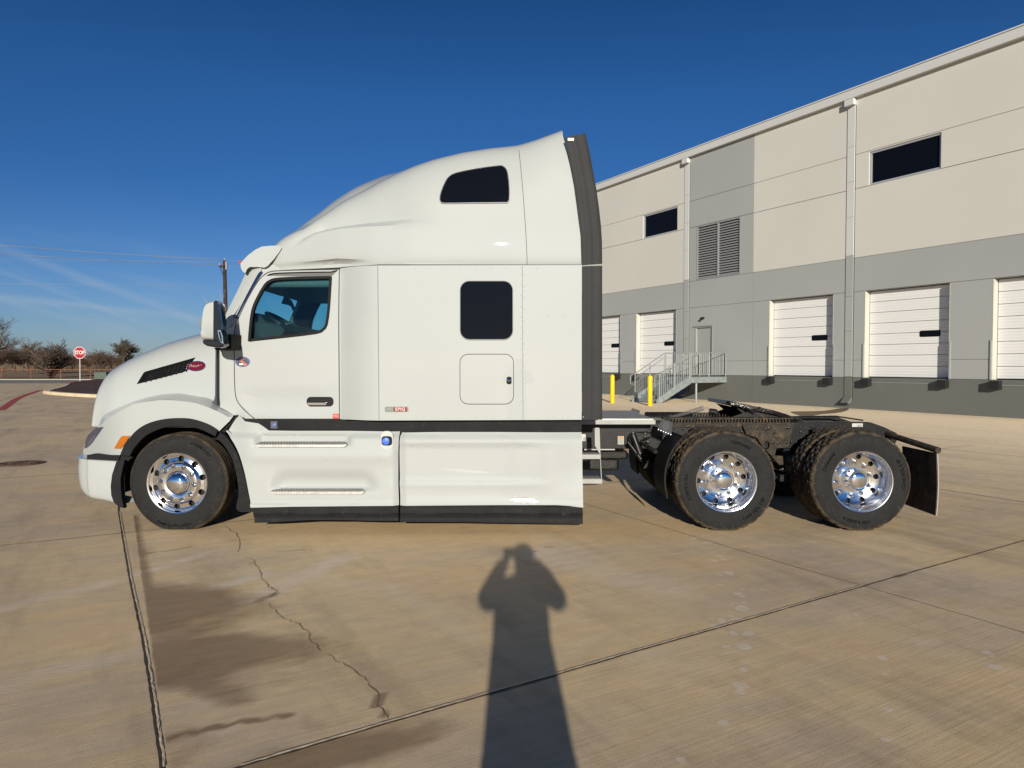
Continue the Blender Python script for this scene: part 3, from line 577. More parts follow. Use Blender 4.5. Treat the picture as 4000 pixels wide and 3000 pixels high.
for (a, b) in ((s0 + .052, mid - .042), (mid + .042, s1 - .052)):
    for i in range(21):
        zz = z0 + .06 + i * (z1 - z0 - .12) / 21
        vs = [WT(a, -.01, zz), WT(b, -.01, zz), WT(b, -.11, zz + .095), WT(a, -.11, zz + .095), WT(a, -.01, zz + .012), WT(b, -.01, zz + .012), WT(b, -.11, zz + .107), WT(a, -.11, zz + .107)]
        mb.add(vs, [(0, 1, 2, 3), (7, 6, 5, 4), (0, 4, 5, 1), (2, 6, 7, 3), (1, 5, 6, 2), (0, 3, 7, 4)])
build('louvre_blades', mb, LOUV, lv)
mb = MB(); wbox(mb, s0 + .05, s1 - .05, -.24, -.225, z0 + .05, z1 - .05); build('louvre_backing', mb, DARK, lv)
# personnel door
s0, s1, z0, z1 = openings[13]; DG = M('grey door paint', (.30, .305, .29), .5)
mb = MB(); wbox(mb, s0 + .07, s1 - .07, -.12, -.07, z0 + .01, z1 - .07); pd = build('personnel_door', mb, DG, wh)
mb = MB(); wbox(mb, s0 + .001, s0 + .068, -.14, .015, z0, z1 - .001); wbox(mb, s1 - .068, s1 - .001, -.14, .015, z0, z1 - .001); wbox(mb, s0 + .069, s1 - .069, -.14, .015, z1 - .068, z1 - .001); wbox(mb, s0 - .05, s1 + .05, .016, .07, z1 - .01, z1 + .03); build('door_frame', mb, DG, pd)
mb = MB(); wbox(mb, s0 + .10, s0 + .17, -.068, -.055, z0 + .85, z0 + 1.15); wbox(mb, s0 + .11, s0 + .27, -.054, -.02, z0 + .95, z0 + .975); build('door_handle', mb, BLK, pd)
mb = MB(); c0 = Vector(WT(13.35, .09, 3.82)); mb.tube([c0 - Vector((*NRM, 0)) * .09, c0], .05, 12); mb.tube([c0, c0 + Vector((*NRM, 0)) * .08 + Vector((0, 0, -.03))], [.03, .075], 14); mb.tube([c0 + Vector((*A_DIR, 0)) * .1 - Vector((0, 0, .04)), c0 + Vector((*A_DIR, 0)) * .17 - Vector((0, 0, .08))], .03, 8)
build('wall_light', mb, BLK, wh)
# gutter and downspouts
mb = MB(); wbox(mb, S0, S1, .002, .17, 11.50, 11.80); wbox(mb, S0, S1, -.4, .20, 11.81, 11.86); wbox(mb, S0, S1, -.36, -.001, 11.61, 11.80)
build('gutter', mb, TRIMW, wh, bevel=.01)
for (c0_, far) in ((5.88, 0), (14.50, 0), (23.2, 0), (-2.75, 0)):
    a, b = c0_ - .155, c0_ + .155
    mb = MB(); mb.prism([(a - .03, 11.18), (b + .03, 11.18), (b + .03, 11.46), (a - .03, 11.46)], 0, 0.0001) if False else None
    wbox(mb, a - .03, b + .03, .004, .20, 11.25, 11.48, 0)
    for z_a, z_b, m_ in ((9.75, 11.245, 0), (8.45, 9.745, 0), (7.15, 8.445, 0), (5.72, 7.145, 0), (4.2, 5.715, 1), (2.9, 4.195, 1), (1.20, 2.895, 1), (.45, 1.195, 2)): wbox(mb, a, b, .003, .03, z_a, z_b, m_)
    zq = [(.003, .449), (.03, .449), (.26, .22), (.14, .16), (.003, .28)]
    vs = [WT(a, y_, z_) for y_, z_ in zq] + [WT(b, y_, z_) for y_, z_ in zq]; mb.add(vs, [(0, 1, 6, 5), (1, 2, 7, 6), (2, 3, 8, 7), (3, 4, 9, 8), (4, 0, 5, 9), (0, 4, 3, 2, 1), (5, 6, 7, 8, 9)], 2)
    build('downspout', mb, [TRIMW, GREY, DGREY], wh, bevel=.008)
    mb = MB(); wbox(mb, a - .030, a - .012, .001, .004, .35, 11.24); build('panel_joint', mb, DARK, wh)
# puddle stain below the spout
WETM = M('damp run-off stain', (.17, .105, .055), .7, noise=(3, .2))
mb = MB(); pl = [(2.95, 1546), (0, 0)]
pp = [GR(*cI(u, v)) for u, v in ((1150, 212), (1060, 208), (900, 232), (700, 240), (520, 245), (600, 280), (700, 298), (850, 272), (1000, 260), (1110, 240))]
mb.add([(x, y, .003) for x, y in cr(pp, 3, True)], [tuple(range(30))]); tag(build('damp_stain', mb, WETM), kind='structure')

# stairs
st = empty('exit_stairs', WT(12.7, 1.8, 0), 'galvanised steel stair and landing with railings at the warehouse door', 'stairs')
SA, SB, LN, TZ, RUN = 11.92, 13.55, 2.15, 1.10, 1.95
GALV2 = M('galvanised stringer', (.26, .295, .30), .5, metal=.35, noise=(5, .2))
GR_ = M('galvanised railing', (.27, .285, .28), .45, metal=.3)
mb = MB(); wbox(mb, SA, SB, .005, LN, TZ - .03, TZ); wbox(mb, SA, SA + .02, .005, LN, TZ - .25, TZ - .031); wbox(mb, SB - .02, SB, .005, LN, TZ - .25, TZ - .031); wbox(mb, SA + .021, SB - .021, LN - .02, LN, TZ - .25, TZ - .031)
build('landing', mb, GALV2, st)
for s_ in (SA, SB - .03):
    mb = MB(); pr = [(LN + .002, TZ), (LN + .12, TZ), (LN + RUN, .17), (LN + RUN, 0), (LN + RUN - .22, 0), (LN + .002, TZ - .28)]
    vs = [WT(s_, y_, z_) for y_, z_ in pr] + [WT(s_ + .03, y_, z_) for y_, z_ in pr]; k = len(pr)
    mb.add(vs, [tuple(range(k)), tuple(range(2 * k - 1, k - 1, -1))] + [(i, i + k, (i + 1) % k + k, (i + 1) % k) for i in range(k)]); build('stringer', mb, GALV2, st)
for i in range(6):
    zz = TZ - (i + 1) * TZ / 7; nn0 = LN + .03 + i * .285
    mb = MB(); wbox(mb, SA + .032, SB - .032, nn0, nn0 + .29, zz - .02, zz); wbox(mb, SA + .032, SB - .032, nn0 + .27, nn0 + .29, zz - .12, zz - .021); wbox(mb, SA + .032, SB - .032, nn0 + .002, nn0 + .012, zz + .001, zz + TZ / 7 - .022); build('step', mb, GALV2, st)
V3 = lambda s, n_, z: Vector(WT(s, n_, z))
def rail(s_, side):
    mb = MB(); T = 1.07
    # landing rail along n, then sloping rail
    top = [V3(s_, .04, TZ + T), V3(s_, LN, TZ + T)]
    mb.tube(top, .021, 8); mb.tube([V3(s_, .04, TZ + .10), V3(s_, LN, TZ + .10)], .016, 8)
    slo = lambda f, z: V3(s_, LN + .08 + f * (RUN - .25), TZ + z - f * (TZ - .18))
    mb.tube([V3(s_, LN, TZ + T), slo(0, T), slo(1, T), V3(s_, LN + RUN + .08, .18 + T - .06), V3(s_, LN + RUN + .10, .18 + .62), V3(s_, LN + RUN - .12, .18 + .60)], .021, 8)
    ins = .07 * side; mb.tube([V3(s_ + ins, LN + .3, TZ + .86)] + [V3(s_ + ins, LN + .08 + f * (RUN - .25), TZ + .90 - f * (TZ - .18)) for f in (0.1, 1)], .016, 8)
    mb.tube([slo(0, .06), slo(1, .06)], .016, 8)
    for n_ in (.05, LN * .5, LN): mb.tube([V3(s_, n_, TZ), V3(s_, n_, TZ + T)], .024, 8)
    for f in (0.0, .5, 1.0): p = slo(f, T); mb.tube([slo(f, -.02), p], .024, 8)
    for i in range(1, 17): n_ = .05 + i * (LN - .05) / 17; mb.tube([V3(s_, n_, TZ + .10), V3(s_, n_, TZ + T)], .008, 5)
    for i in range(1, 15): mb.tube([slo(i / 15, .06), slo(i / 15, T)], .008, 5)
    build('railing', mb, GR_, st, smooth=50)
rail(SA + .015, 1); rail(SB - .015, -1)
mb = MB(); p = V3(SA + .1, 1.75, 0); mb.tube([p, p + Vector((0, 0, TZ - .25))], .05, 14); mb.tube([p, p + Vector((0, 0, .012))], .12, 14); build('support_post', mb, GR_, st, smooth=50)
# bollards
YEL = M('yellow plastic sleeve', (.80, .50, .005), .45, noise=(8, .05), mix=((.35, .24, .06), 14, .66, .1, .8))
for (pp_, lab) in ((GR(2392, 1574), 'yellow bollard close beside the dark rear edge of the truck sleeper'), (GR(2539, 1585), 'yellow bollard standing in front of the foot of the stairs')):
    mb = MB(); prof = [(.085, 0), (.092, .01), (.092, 1.14)] + [(.092 * math.cos(R(a)), 1.14 + .08 * math.sin(R(a))) for a in (15, 30, 45, 60, 75, 89)]
    vs = []; 
    mb.lathe(prof, 24, mat=0, capend=True); mb.v = [(pp_[0] + x, pp_[1] + z, y) for x, y, z in mb.v]
    tag(build('bollard', mb, YEL, loc=(*pp_, 0), smooth=40), lab, 'bollard', 'yellow bollards by the warehouse stairs')

# ================================================================ THE TRUCK
WFR = M('grey window rim', (.10, .10, .105), .45, metal=.3)
YC = 8.10; YD = 7.06; YS = 6.90; YF = 6.86; YW = 6.88
tr = empty('semi_truck', (-1.4, YC, 0), 'white sleeper cab semi tractor without a trailer, parked across the concrete yard', 'truck')
def mir(mb): mb.pair = YC; return mb
def mirj(mb): 
    mb.pair = None; f = flipy(mb, YC); o = len(mb.v); mb.v += f.v; mb.f += [tuple(i + o for i in q) for q in f.f]; mb.m += f.m; return mb
# ---- hood
topl = P(cA, [(171, 1010), (172, 960), (174, 900), (177, 852), (183, 812), (194, 780), (214, 756), (250, 736), (300, 709), (400, 664), (500, 626), (600, 598), (700, 575), (760, 562), (828, 546)], 7.38)
topl = [(x, 1.0 + (z - 1.0) / .935 + .012) for x, z in topl]; ht = interp(topl); hx0 = topl[0][0]; hx1 = W(*cA(822, 640), 7.15)[0]
hw_ = lambda x: .98 - .12 * sst(hx0 + 1.7, hx0, x) - .07 * sst(hx0 + .30, hx0, x)
xs = [hx0 + .5 * (k / 14) ** 2 for k in range(15)] + [hx0 + .5 + (hx1 - hx0 - .5) * k / 16 for k in range(1, 17)]
def hood_sec(x, off=0):
    zb, zt, w = 1.0, ht(x) + off, hw_(x) + off; e = 3.6; o_ = []
    for k in range(49):
        a = math.pi * k / 48; c, s_ = math.cos(a), math.sin(a)
        o_.append((x, YC - math.copysign(abs(c) ** (2 / e), c) * w, zb + (zt - zb) * abs(s_) ** (2 / e)))
    return o_
mb = MB(); rows = [hood_sec(x) for x in xs]; mb.grid(rows); mb.add(rows[0], [tuple(range(49))]); mb.add(rows[-1], [tuple(range(48, -1, -1))])
hood = build('hood', mb, WHITE, tr, smooth=50)
def hoodY(x, z):      # near side surface of the hood at (x,z)
    zb, zt, w, e = 1.0, ht(x), hw_(x), 3.6; f = min(.999, max(0, (z - zb) / (zt - zb))); return YC - w * (1 - f ** e) ** (1 / e)
vo = P(cA, [(393, 829), (430, 768), (440, 762), (560, 728), (708, 686), (690, 712), (665, 722), (655, 745), (662, 757), (640, 766), (540, 792)], 7.16)
mb = panel(vo, Y=lambda x, z: hoodY(x, z) - .006, th=.02, grid=.04, mirror=YC, ref=7.16); vent = build('hood_vent', mb, M('black mesh grille', (.006, .006, .007), .8, spec=.05, bump=(90, 1, .01)), tr)
mb = MB()
for i in range(9):      # honeycomb ribs over the vent
    f = (i + .5) / 9; a = W(*cA(400 + 262 * f, 826 - 66 * f), 7.13); b = W(*cA(438 + 232 * f, 768 - 66 * f), 7.13)
    mb.tube([(a[0], hoodY(*a) - .012, a[1]), (b[0], hoodY(*b) - .012, b[1])], .004, 5)
for i in range(1, 4):
    f = i / 4; a = W(*cA(398 + 38 * f, 826 - 60 * f), 7.13); b = W(*cA(655 + 10 * f, 760 - 45 * f), 7.13)
    mb.tube([(a[0], hoodY(*a) - .013, a[1]), (b[0], hoodY(*b) - .013, b[1])], .004, 5)
build('vent_mesh', mb, BLACKP, vent)
ec = W(*cA(704, 732), 7.14); ey = hoodY(*ec)
def ellipse(c, a, b, rot, n=36): return [(c[0] + a * math.cos(t_) * math.cos(rot) - b * math.sin(t_) * math.sin(rot), c[1] + a * math.cos(t_) * math.sin(rot) + b * math.sin(t_) * math.cos(rot)) for t_ in [2 * math.pi * k / n for k in range(n)]]
mb = panel(ellipse(ec, .100, .051, R(3)), Y=lambda x, z: hoodY(x, z) - .014, th=.012, grid=.03, mirror=YC); em = build('emblem', mb, CHROMEH, tr)
mb = panel(ellipse(ec, .092, .043, R(3)), Y=lambda x, z: hoodY(x, z) - .018, th=.004, grid=.03, mirror=YC); build('emblem_face', mb, M('red enamel', (.13, .004, .010), .25, coat=1), em)
text_at('emblem_lettering', 'Peterbilt', ec[0], ey - .021, ec[1] + .001, .040, CHROMEH, em, ext=.002, shear=.25)
# grille at the front of the hood
mb = MB(); gx = hx0 + .16
for k in range(8): mb.box(gx - .02, gx + .01, YC - .50, YC + .50, .72 + k * .085, .72 + k * .085 + .05)
mb.box(gx + .011, gx + .05, YC - .55, YC + .55, .60, 1.38, 1); mb.box(gx - .04, gx + .04, YC - .60, YC - .551, .60, 1.38); mb.box(gx - .04, gx + .04, YC + .551, YC + .60, .60, 1.38); mb.box(gx - .04, gx + .04, YC - .60, YC + .60, 1.381, 1.42)
build('grille', mb, [CHROME, DARK], tr, bevel=.01)
mb = MB(); mb.box(gx + .05, hx0 + .4, YC - .50, YC + .50, .60, 1.15); build('radiator_housing', mb, DARK, tr)

# ---- fender with wheel opening
arcO = [(65, 590), (95, 515), (130, 450), (250, 295), (400, 190), (600, 128), (820, 110), (1000, 125), (1200, 190), (1330, 268)]
cq = conv(700, 1380, .18083)
crp = [cA(*p) for p in ((185, 1062), (250, 1008), (330, 962), (400, 933))] + [conv(0, 900, .60277)(*p) for p in ((1050, 1100),)] + [cq(0, 1030), cq(400, 1090), cq(860, 1270), cq(1060, 1375), cq(1165, 1352)]
upp = [cA(*p) for p in ((185, 1060), (215, 1022), (260, 975))] + [conv(0, 900, .60277)(*p) for p in ((850, 1105), (1000, 1066), (1130, 1056))] + [cq(0, 870), cq(350, 925), cq(700, 1000), cq(1150, 1342)]
fcr = cr(crp, 4)
fo_px = [cA(*p) for p in ((104, 1211), (103, 1195), (108, 1165), (120, 1128), (150, 1085))] + fcr + [cA(893, 1030), cA(862, 1060), cA(838, 1084)] + [cJ(*p) for p in cr(arcO, 3)[::-1]] + [cA(302, 1213)]
fo = [W(px, py, 6.93) for px, py in fo_px]
def fendY(x, z):
    x0 = -3.72; return 6.93 + .34 * (max(0, x0 - x) / .45) ** 2.2
zl_c = interp([W(px, py, 6.93) for px, py in fcr]); zu_c = interp([W(px, py, 7.12) for px, py in cr(upp, 4)])
mb = panel(fo, Y=fendY, th=.02, grid=.035, ref=6.93)
xa_, xb_ = W(*crp[0], 6.93)[0], W(*crp[-1], 6.93)[0]; rows = []
for k in range(60):
    x = xa_ + (xb_ - xa_) * k / 59; z0_ = zl_c(x); z1_ = max(z0_ + .012, zu_c(x)); y0_ = fendY(x, z0_); y1_ = max(y0_ + .04, hoodY(x, z1_) + .04) if x < hx1 else y0_ + .22 - .12 * (x - hx1) / max(.01, xb_ - hx1)
    sc_f = y0_ / 6.93; rows.append([(x * sc_f, y0_ + (y1_ - y0_) * f, CAM_Z + (z0_ + (z1_ - z0_) * math.sin(f * math.pi / 2) - CAM_Z) * sc_f) for f in (0, .03, .08, .16, .3, .5, .75, 1)])
mb.grid(rows); mb.pair = YC; fender = build('fender', mb, WHITE, tr, smooth=28)
mb = panel(P(cA, [(109, 1177), (117, 1132), (128, 1108), (150, 1085), (172, 1066), (212, 1061), (196, 1085), (172, 1118), (150, 1150), (124, 1174)], 6.93), Y=lambda x, z: fendY(x, z) - .010, th=.008, grid=.03, mirror=YC, ref=6.93)
hl = build('headlight', mb, M('headlight lens', (.035, .04, .075), .08, coat=1), tr, smooth=40)
mb = panel(P(cA, [(122, 1170), (135, 1140), (160, 1108), (176, 1104), (150, 1142)], 6.93), Y=lambda x, z: fendY(x, z) - .014, th=.003, grid=.03, mirror=YC, ref=6.93); build('headlight_bowl', mb, M('lens reflector', (.30, .28, .42), .15, metal=.8), hl)
AMB = M('amber lens', (.40, .115, .006), .18, coat=1, bump=(160, .3, .005))
mb = panel(P(cA, [(270, 1178), (286, 1150), (300, 1125), (314, 1110), (353, 1109), (344, 1128), (318, 1165), (303, 1179)], 6.93), Y=lambda x, z: fendY(x, z) - .016, th=.014, mirror=YC, ref=6.93); build('side_marker', mb, AMB, tr)
mb = panel(P(cA, [(890, 1004), (940, 1000), (915, 1030), (885, 1065), (856, 1110), (815, 1112), (845, 1060)], 6.97), Y=6.975, th=.02, mirror=YC); build('fender_gap_seal', mb, BLACKP, tr)
# black wheel-arch lips
def arch(name, o_, i_):
    oo = [W(*cJ(*p), 6.91) for p in cr(o_, 3)]; ii = [W(*cJ(*p), 6.91) for p in cr(i_, 3)][::-1]
    mb = panel(oo + ii, Y=6.905, th=.05, grid=.06, mirror=YC); return build(name, mb, BLACKP, tr, smooth=40)
arch('wheel_arch_trim', arcO, [(190, 600), (210, 560), (260, 480), (380, 350), (520, 272), (680, 220), (830, 208), (1000, 225), (1150, 272), (1300, 345)])
arch('wheel_arch_trim', [(1365, 292), (1480, 400), (1590, 590), (1670, 830), (1718, 1050), (1748, 1200), (1750, 1262), (1860, 1266), (1850, 1295), (1810, 1325)], [(1312, 372), (1420, 470), (1525, 660), (1585, 900), (1600, 1100), (1580, 1200), (1570, 1262), (1580, 1290), (1605, 1318), (1640, 1328)])
# wheel housing liner
mb = MB(); wc0 = W(693, 1890, 6.93)
rows = []
for k in range(21):
    a = R(-12 + 204 * k / 20); rx, rz = (.72 if k < 10 else .66), .66; rows.append([(wc0[0] + .03 + rx * math.cos(a), y, wc0[1] + .02 + rz * math.sin(a)) for y in (6.957, 7.3, 7.66)])
mb.grid(rows); mb.add([r[2] for r in rows], [tuple(range(21))]); mir(mb); build('wheel_housing', mb, M('black liner', (.008, .008, .008), .9), tr, fix=False)

# ---- bumper (swept round the front)
bt = interp(P(cA, [(70, 1236), (95, 1236), (285, 1246)], 6.95)); bz0 = interp(P(cA, [(60, 1425), (75, 1436), (110, 1449), (200, 1461), (250, 1472), (275, 1481), (320, 1500)], 6.95))
bx = W(*cA(76, 1400), 6.95)[0]; bxr = W(*cA(284, 1300), 6.95)[0]
bx -= .055
pth = cr([(bxr, 6.95), (bxr - .14, 6.95), (bxr - .28, 6.957), (bx + .13, 6.975), (bx + .04, 7.02), (bx - .03, 7.10), (bx - .07, 7.20), (bx - .12, 7.35), (bx - .17, 7.55), (bx - .21, 7.8), (bx - .22, 8.1)], 3)
prof = cr([(.0, 1.0), (-.010, .985), (-.010, .9), (.0, .65), (.002, .35), (-.006, .13), (-.02, .04), (-.04, .0)], 3)   # (outwards, height fraction)
rows = []
for i, (x, y) in enumerate(pth):
    a_, b_ = pth[max(0, i - 1)], pth[min(len(pth) - 1, i + 1)]; tx, ty = b_[0] - a_[0], b_[1] - a_[1]; l = math.hypot(tx, ty); nx, ny = -ty / l, tx / l; w = -nx
    zt_, zb_ = bt(max(x, bx)), bz0(max(x, bx))
    rows.append([(x + nx * o_ + .05 * w * (h - .5) * -1 * .6 + .0, y + ny * o_, zb_ + (zt_ - zb_) * h) for o_, h in prof])
rows_in = [[(p[0] + .08, p[1] + .05, p[2]) for p in r] for r in rows]
mb = MB(); mb.grid(rows); mb.grid([[r[0], (r[0][0] + .15, r[0][1] + .15, r[0][2] - .001)] for r in rows]); mb.grid([[r[-1], (r[-1][0] + .15, r[-1][1] + .15, r[-1][2] + .02)] for r in rows]); mirj(mb)
nr = len(rows[0]); mb.add(rows[0] + [(bxr, 7.1, rows[0][-1][2]), (bxr, 7.1, rows[0][0][2])], [tuple(range(nr + 2))])
build('bumper', mb, WHITE, tr, smooth=60)
mb = panel(P(cA, [(122, 1214), (300, 1216), (372, 1221), (345, 1245), (122, 1240)], 6.97), Y=6.975, th=.15, mirror=YC); build('bumper_gap_trim', mb, BLACKP, tr)
mb = panel(P(cA, [(286, 1246), (330, 1240), (318, 1290), (308, 1340), (310, 1400), (316, 1450), (326, 1500), (300, 1492), (272, 1468), (258, 1430), (255, 1380), (262, 1320)], 6.945), Y=6.935, th=.06, mirror=YC); build('front_mud_shield', mb, BLACKP, tr)

# ---- cab: side frames, doors, windscreen, pillars, interior
def doorY(x, z): return YD + .10 * max(0, z - 2.05) ** 1.3
SEAMOFF = .004
cowl = P(cA, [(822, 640), (835, 600), (858, 535), (880, 500), (925, 420), (985, 300), (1030, 215), (1062, 196), (1100, 178)], YD) + P(cB, [(240, 806), (300, 808), (400, 815), (585, 822), (593, 822), (598, 1643)], YD) + P(cA, [(1032, 1024), (955, 1024), (925, 1003), (880, 975), (822, 944)], YD)
dof = cr(P(cB, [(170, 862), (205, 842), (250, 836), (400, 831), (583, 829), (583, 829), (590, 1642), (590, 1642), (133, 1642), (133, 1642), (80, 1598), (42, 1553), (27, 1510), (22, 1440), (20, 1300), (20, 1180), (38, 1110), (80, 1010), (130, 915)], YD), 3, True)
winO = P(cG, [(582, 1060), (580, 1030), (590, 900), (612, 720), (660, 590), (740, 440), (800, 390), (860, 370), (1000, 360), (1250, 354), (1445, 350), (1468, 356), (1475, 378), (1470, 520), (1462, 700), (1440, 880), (1395, 945), (1320, 980), (1000, 1020), (640, 1058), (620, 1062)], YD)
winO = cr(winO, 2, True)
cw = (sum(p[0] for p in winO) / len(winO), sum(p[1] for p in winO) / len(winO))
def shrink(pl, d):
    if area(pl) < 0: pl = pl[::-1]
    return inset(pl, d)
winI = shrink(winO, .027)
mb = panel(cowl, [shrink(dof, .02)], Y=lambda x, z: doorY(x, z) + .004, th=.03, grid=.10, mirror=YC)
cab = build('cab', mb, WHITE, tr, smooth=40)
def dY(x, z):
    q = W(*cB(60, 1500), YD); q2 = W(*cB(440, 1560), YD); f = sst(q[1] + .02, q[1] - .02, z) * sst(q[0] - .03, q[0] + .1, x) * (1 - sst(q2[0], q2[0] + .35, x))
    f2 = sst(W(*cB(60, 1600), YD)[1] - .02, W(*cB(60, 1600), YD)[1] + .02, z)
    return doorY(x, z) + .014 * f * f2
mb = panel(shrink(dof, -.003), [shrink(dof, .006)], Y=lambda x, z: doorY(x, z) - .0005, th=.003, mirror=YC, grid=.3); build('door_gap', mb, SEAM, tr)
for side in (0, 1):
    mb = panel(shrink(dof, .006), [shrink(winO, .012)], Y=dY, th=.035, grid=.06)
    if side: mb = flipy(mb, YC)
    dr = build('door', mb, WHITE, tr, smooth=35)
    mb = panel(winO, [winI], Y=lambda x, z: doorY(x, z) - .008, th=.045); mb = flipy(mb, YC) if side else mb
    build('window_seal', mb, RUBBER, dr, bevel=.006)
    mb = panel(shrink(winO, .022), Y=lambda x, z: doorY(x, z) + .018, th=.004, grid=.2); mb = flipy(mb, YC) if side else mb
    build('door_glass', mb, TINT, dr)
    hc = W(*cB(484, 1547), YD); y0 = dY(*hc)
    mb = panel(rrect(hc[0] - .135, hc[0] + .135, hc[1] - .048, hc[1] + .048, .04), [rrect(hc[0] - .118, hc[0] + .085, hc[1] - .020, hc[1] + .036, .018)], Y=y0 - .012, th=.012); mb.box(hc[0] - .12, hc[0] + .09, y0 - .0045, y0 - .002, hc[1] - .03, hc[1] + .036)
    mb = flipy(mb, YC) if side else mb; hd = build('door_handle', mb, BLACKG, dr, bevel=.004)
    mb = MB(); mb.prism(rrect(hc[0] - .125, hc[0] + .07, hc[1] - .034, hc[1] - .006, .012), y0 - .035, y0 - .014); mb = flipy(mb, YC) if side else mb; build('handle_grip', mb, CHROMEH, hd, bevel=.004)
# wiper-side, screen and pillar
ws_b = W(*cG(350, 905), 7.17); ws_t = W(*cG(640, 262), 7.17)
rows = []
for k in range(13):
    a = -1 + 2 * k / 12; y = YC + a * .93; dx = -.16 * (1 - a * a); rows.append([(ws_b[0] + dx + .02 + (ws_t[0] - ws_b[0]) * f, YC + a * (.93 - .04 * f), ws_b[1] + (ws_t[1] - ws_b[1]) * f) for f in (0, .33, .66, 1)])
mb = MB(); mb.grid(rows); build('windscreen', mb, TINT, tr, smooth=60)
apl = P(cG, [(585, 256), (600, 252), (660, 248), (706, 250), (716, 262), (724, 285), (712, 305), (690, 322), (640, 410), (560, 560), (500, 680), (450, 780), (420, 850), (395, 895), (360, 925), (318, 935), (296, 905), (306, 850), (340, 760), (400, 640), (470, 500), (540, 350)], 7.08)
xr = interp([(z, x) for x, z in P(cG, [(724, 285), (640, 410), (560, 560), (500, 680), (450, 780), (395, 895)], 7.08)])
mb = panel(apl, Y=lambda x, z: doorY(x, z) - .012 + 1.3 * max(0, xr(z) - x) ** 1.35, th=.02, grid=.05, mirror=YC, ref=7.08); build('pillar_fairing', mb, WHITE, tr, smooth=50)
mb = panel(P(cG, [(722, 300), (735, 316), (640, 470), (540, 665), (470, 820), (440, 815), (430, 790), (500, 680), (560, 560), (640, 410), (692, 325)], 7.09), Y=lambda x, z: doorY(x, z) - .008, th=.01, mirror=YC); build('pillar_trim', mb, M('dark blue gloss trim', (.012, .02, .05), .06, coat=1), tr)
mb = panel(rrect(W(*cG(400, 0), 7.05)[0], W(*cG(465, 0), 7.05)[0], W(*cG(0, 882), 7.05)[1], W(*cG(0, 815), 7.05)[1], .02), Y=7.02, th=.05, mirror=YC); build('mirror_mount_cap', mb, M('grey cap', (.35, .35, .35), .5), tr, bevel=.01)
# interior
ix = lambda u: W(*cG(u, 0), 7.6)[0]
x_f, x_b = W(*cA(850, 0), 7.1)[0], W(*cB(590, 0), 7.06)[0]; z_fl, z_top = 1.25, W(*cB(0, 850), 7.06)[1] + .02
mb = MB(); mb.box(x_b + .60, x_b + .64, 7.0, 9.2, z_fl, 2.95); mb.box(x_f, x_b + .6, 7.12, 9.08, z_fl - .03, z_fl)
mb.box(x_b + .012, x_b + .6, 7.115, 7.13, z_fl, 2.95); mb.box(x_b + .012, x_b + .6, 9.07, 9.085, z_fl, 2.95)
build('cab_lining', mb, INTR, tr)
hlw = W(*cG(1450, 500), 7.6); hlf = W(*cG(850, 400), 7.4)
mb = MB(); mb.box(ix(760), x_b + .6, 7.14, 9.06, z_top - .16, z_top + .04); build('headliner', mb, INTR2, tr, bevel=.03)
da = W(*cG(640, 800), 7.5)
mb = MB(); dz = W(*cG(0, 868), 7.6)[1]
for y0, y1, dzz in ((7.14, 9.06, 0),):
    pr = [(x_f - .05, z_fl), (x_f - .05, dz - .06), (x_f + .20, dz), (x_f + .55, dz - .02), (x_f + .62, dz - .10), (x_f + .52, dz - .25), (x_f + .5, z_fl)]
    mb.prism(pr, y0, y1)
pr = [(x_f + .10, dz - .1), (x_f + .14, dz + .10), (x_f + .34, dz + .08), (x_f + .44, dz - .06)]; mb.prism(pr, 7.2, 7.9)
build('dashboard', mb, INTR, tr, bevel=.02)
mb = MB(); g0 = W(*cG(730, 895), 7.35); mb.prism([(g0[0] - .12, g0[1] + .02), (g0[0] + .10, g0[1] - .005), (g0[0] + .10, g0[1] - .03), (g0[0] - .12, g0[1] - .005)], 7.2, 7.5); build('dash_trim', mb, M('pale dash trim', (.3, .3, .29), .4), tr)
swc = Vector((W(*cG(965, 868), 7.55)[0], 7.60, W(*cG(965, 868), 7.55)[1])); axv = Vector((.52, 0, .85)).normalized(); e1 = Vector((0, 1, 0)); e2 = axv.cross(e1)
mb = MB(); pts = [swc + (e1 * math.cos(t_) + e2 * math.sin(t_)) * .225 for t_ in [2 * math.pi * k / 32 for k in range(33)]]; mb.tube(pts, .017, 8)
mb.tube([swc - axv * .03, swc - axv * .5], .035, 10); mb.tube([swc - axv * .05, swc - axv * .01], .075, 16)
for a in (0, 180, 250, 290): mb.tube([swc - axv * .03, swc + (e1 * math.cos(R(a)) + e2 * math.sin(R(a))) * .22], .012, 6)
build('steering_wheel', mb, M('black wheel grip', (.015, .015, .016), .4), tr, smooth=50)
mb = MB(); sx = W(*cG(1290, 0), 7.7)[0]
for yy in (7.32, 8.45):
    mb.box(sx + .02, sx + .55, yy, yy + .5, 1.45, 1.68); mb.prism([(sx + .38, 1.66), (sx + .55, 1.66), (sx + .68, 2.38), (sx + .52, 2.38)], yy + .02, yy + .48); mb.prism([(sx + .55, 2.40), (sx + .66, 2.40), (sx + .70, 2.58), (sx + .60, 2.58)], yy + .12, yy + .38)
build('seat', mb, INTR, tr, bevel=.04)
mb = MB(); p0 = W(*cG(940, 650), 8.2); p1 = W(*cG(1080, 720), 8.2); q_ = [(935, 652), (968, 568), (1010, 585), (1050, 620), (1085, 700), (1060, 735), (1045, 690), (1010, 668)]
mb = panel(P(cG, q_, 8.55), Y=8.55, th=.004); build('hanging_tag', mb, M('olive hang tag', (.06, .06, .02), .7), tr)
mb = panel(P(cG, [(1125, 525), (1205, 540), (1190, 610), (1100, 600)], 8.4), Y=8.4, th=.004); build('paper_note', mb, M('grey paper', (.14, .15, .18), .8), tr)
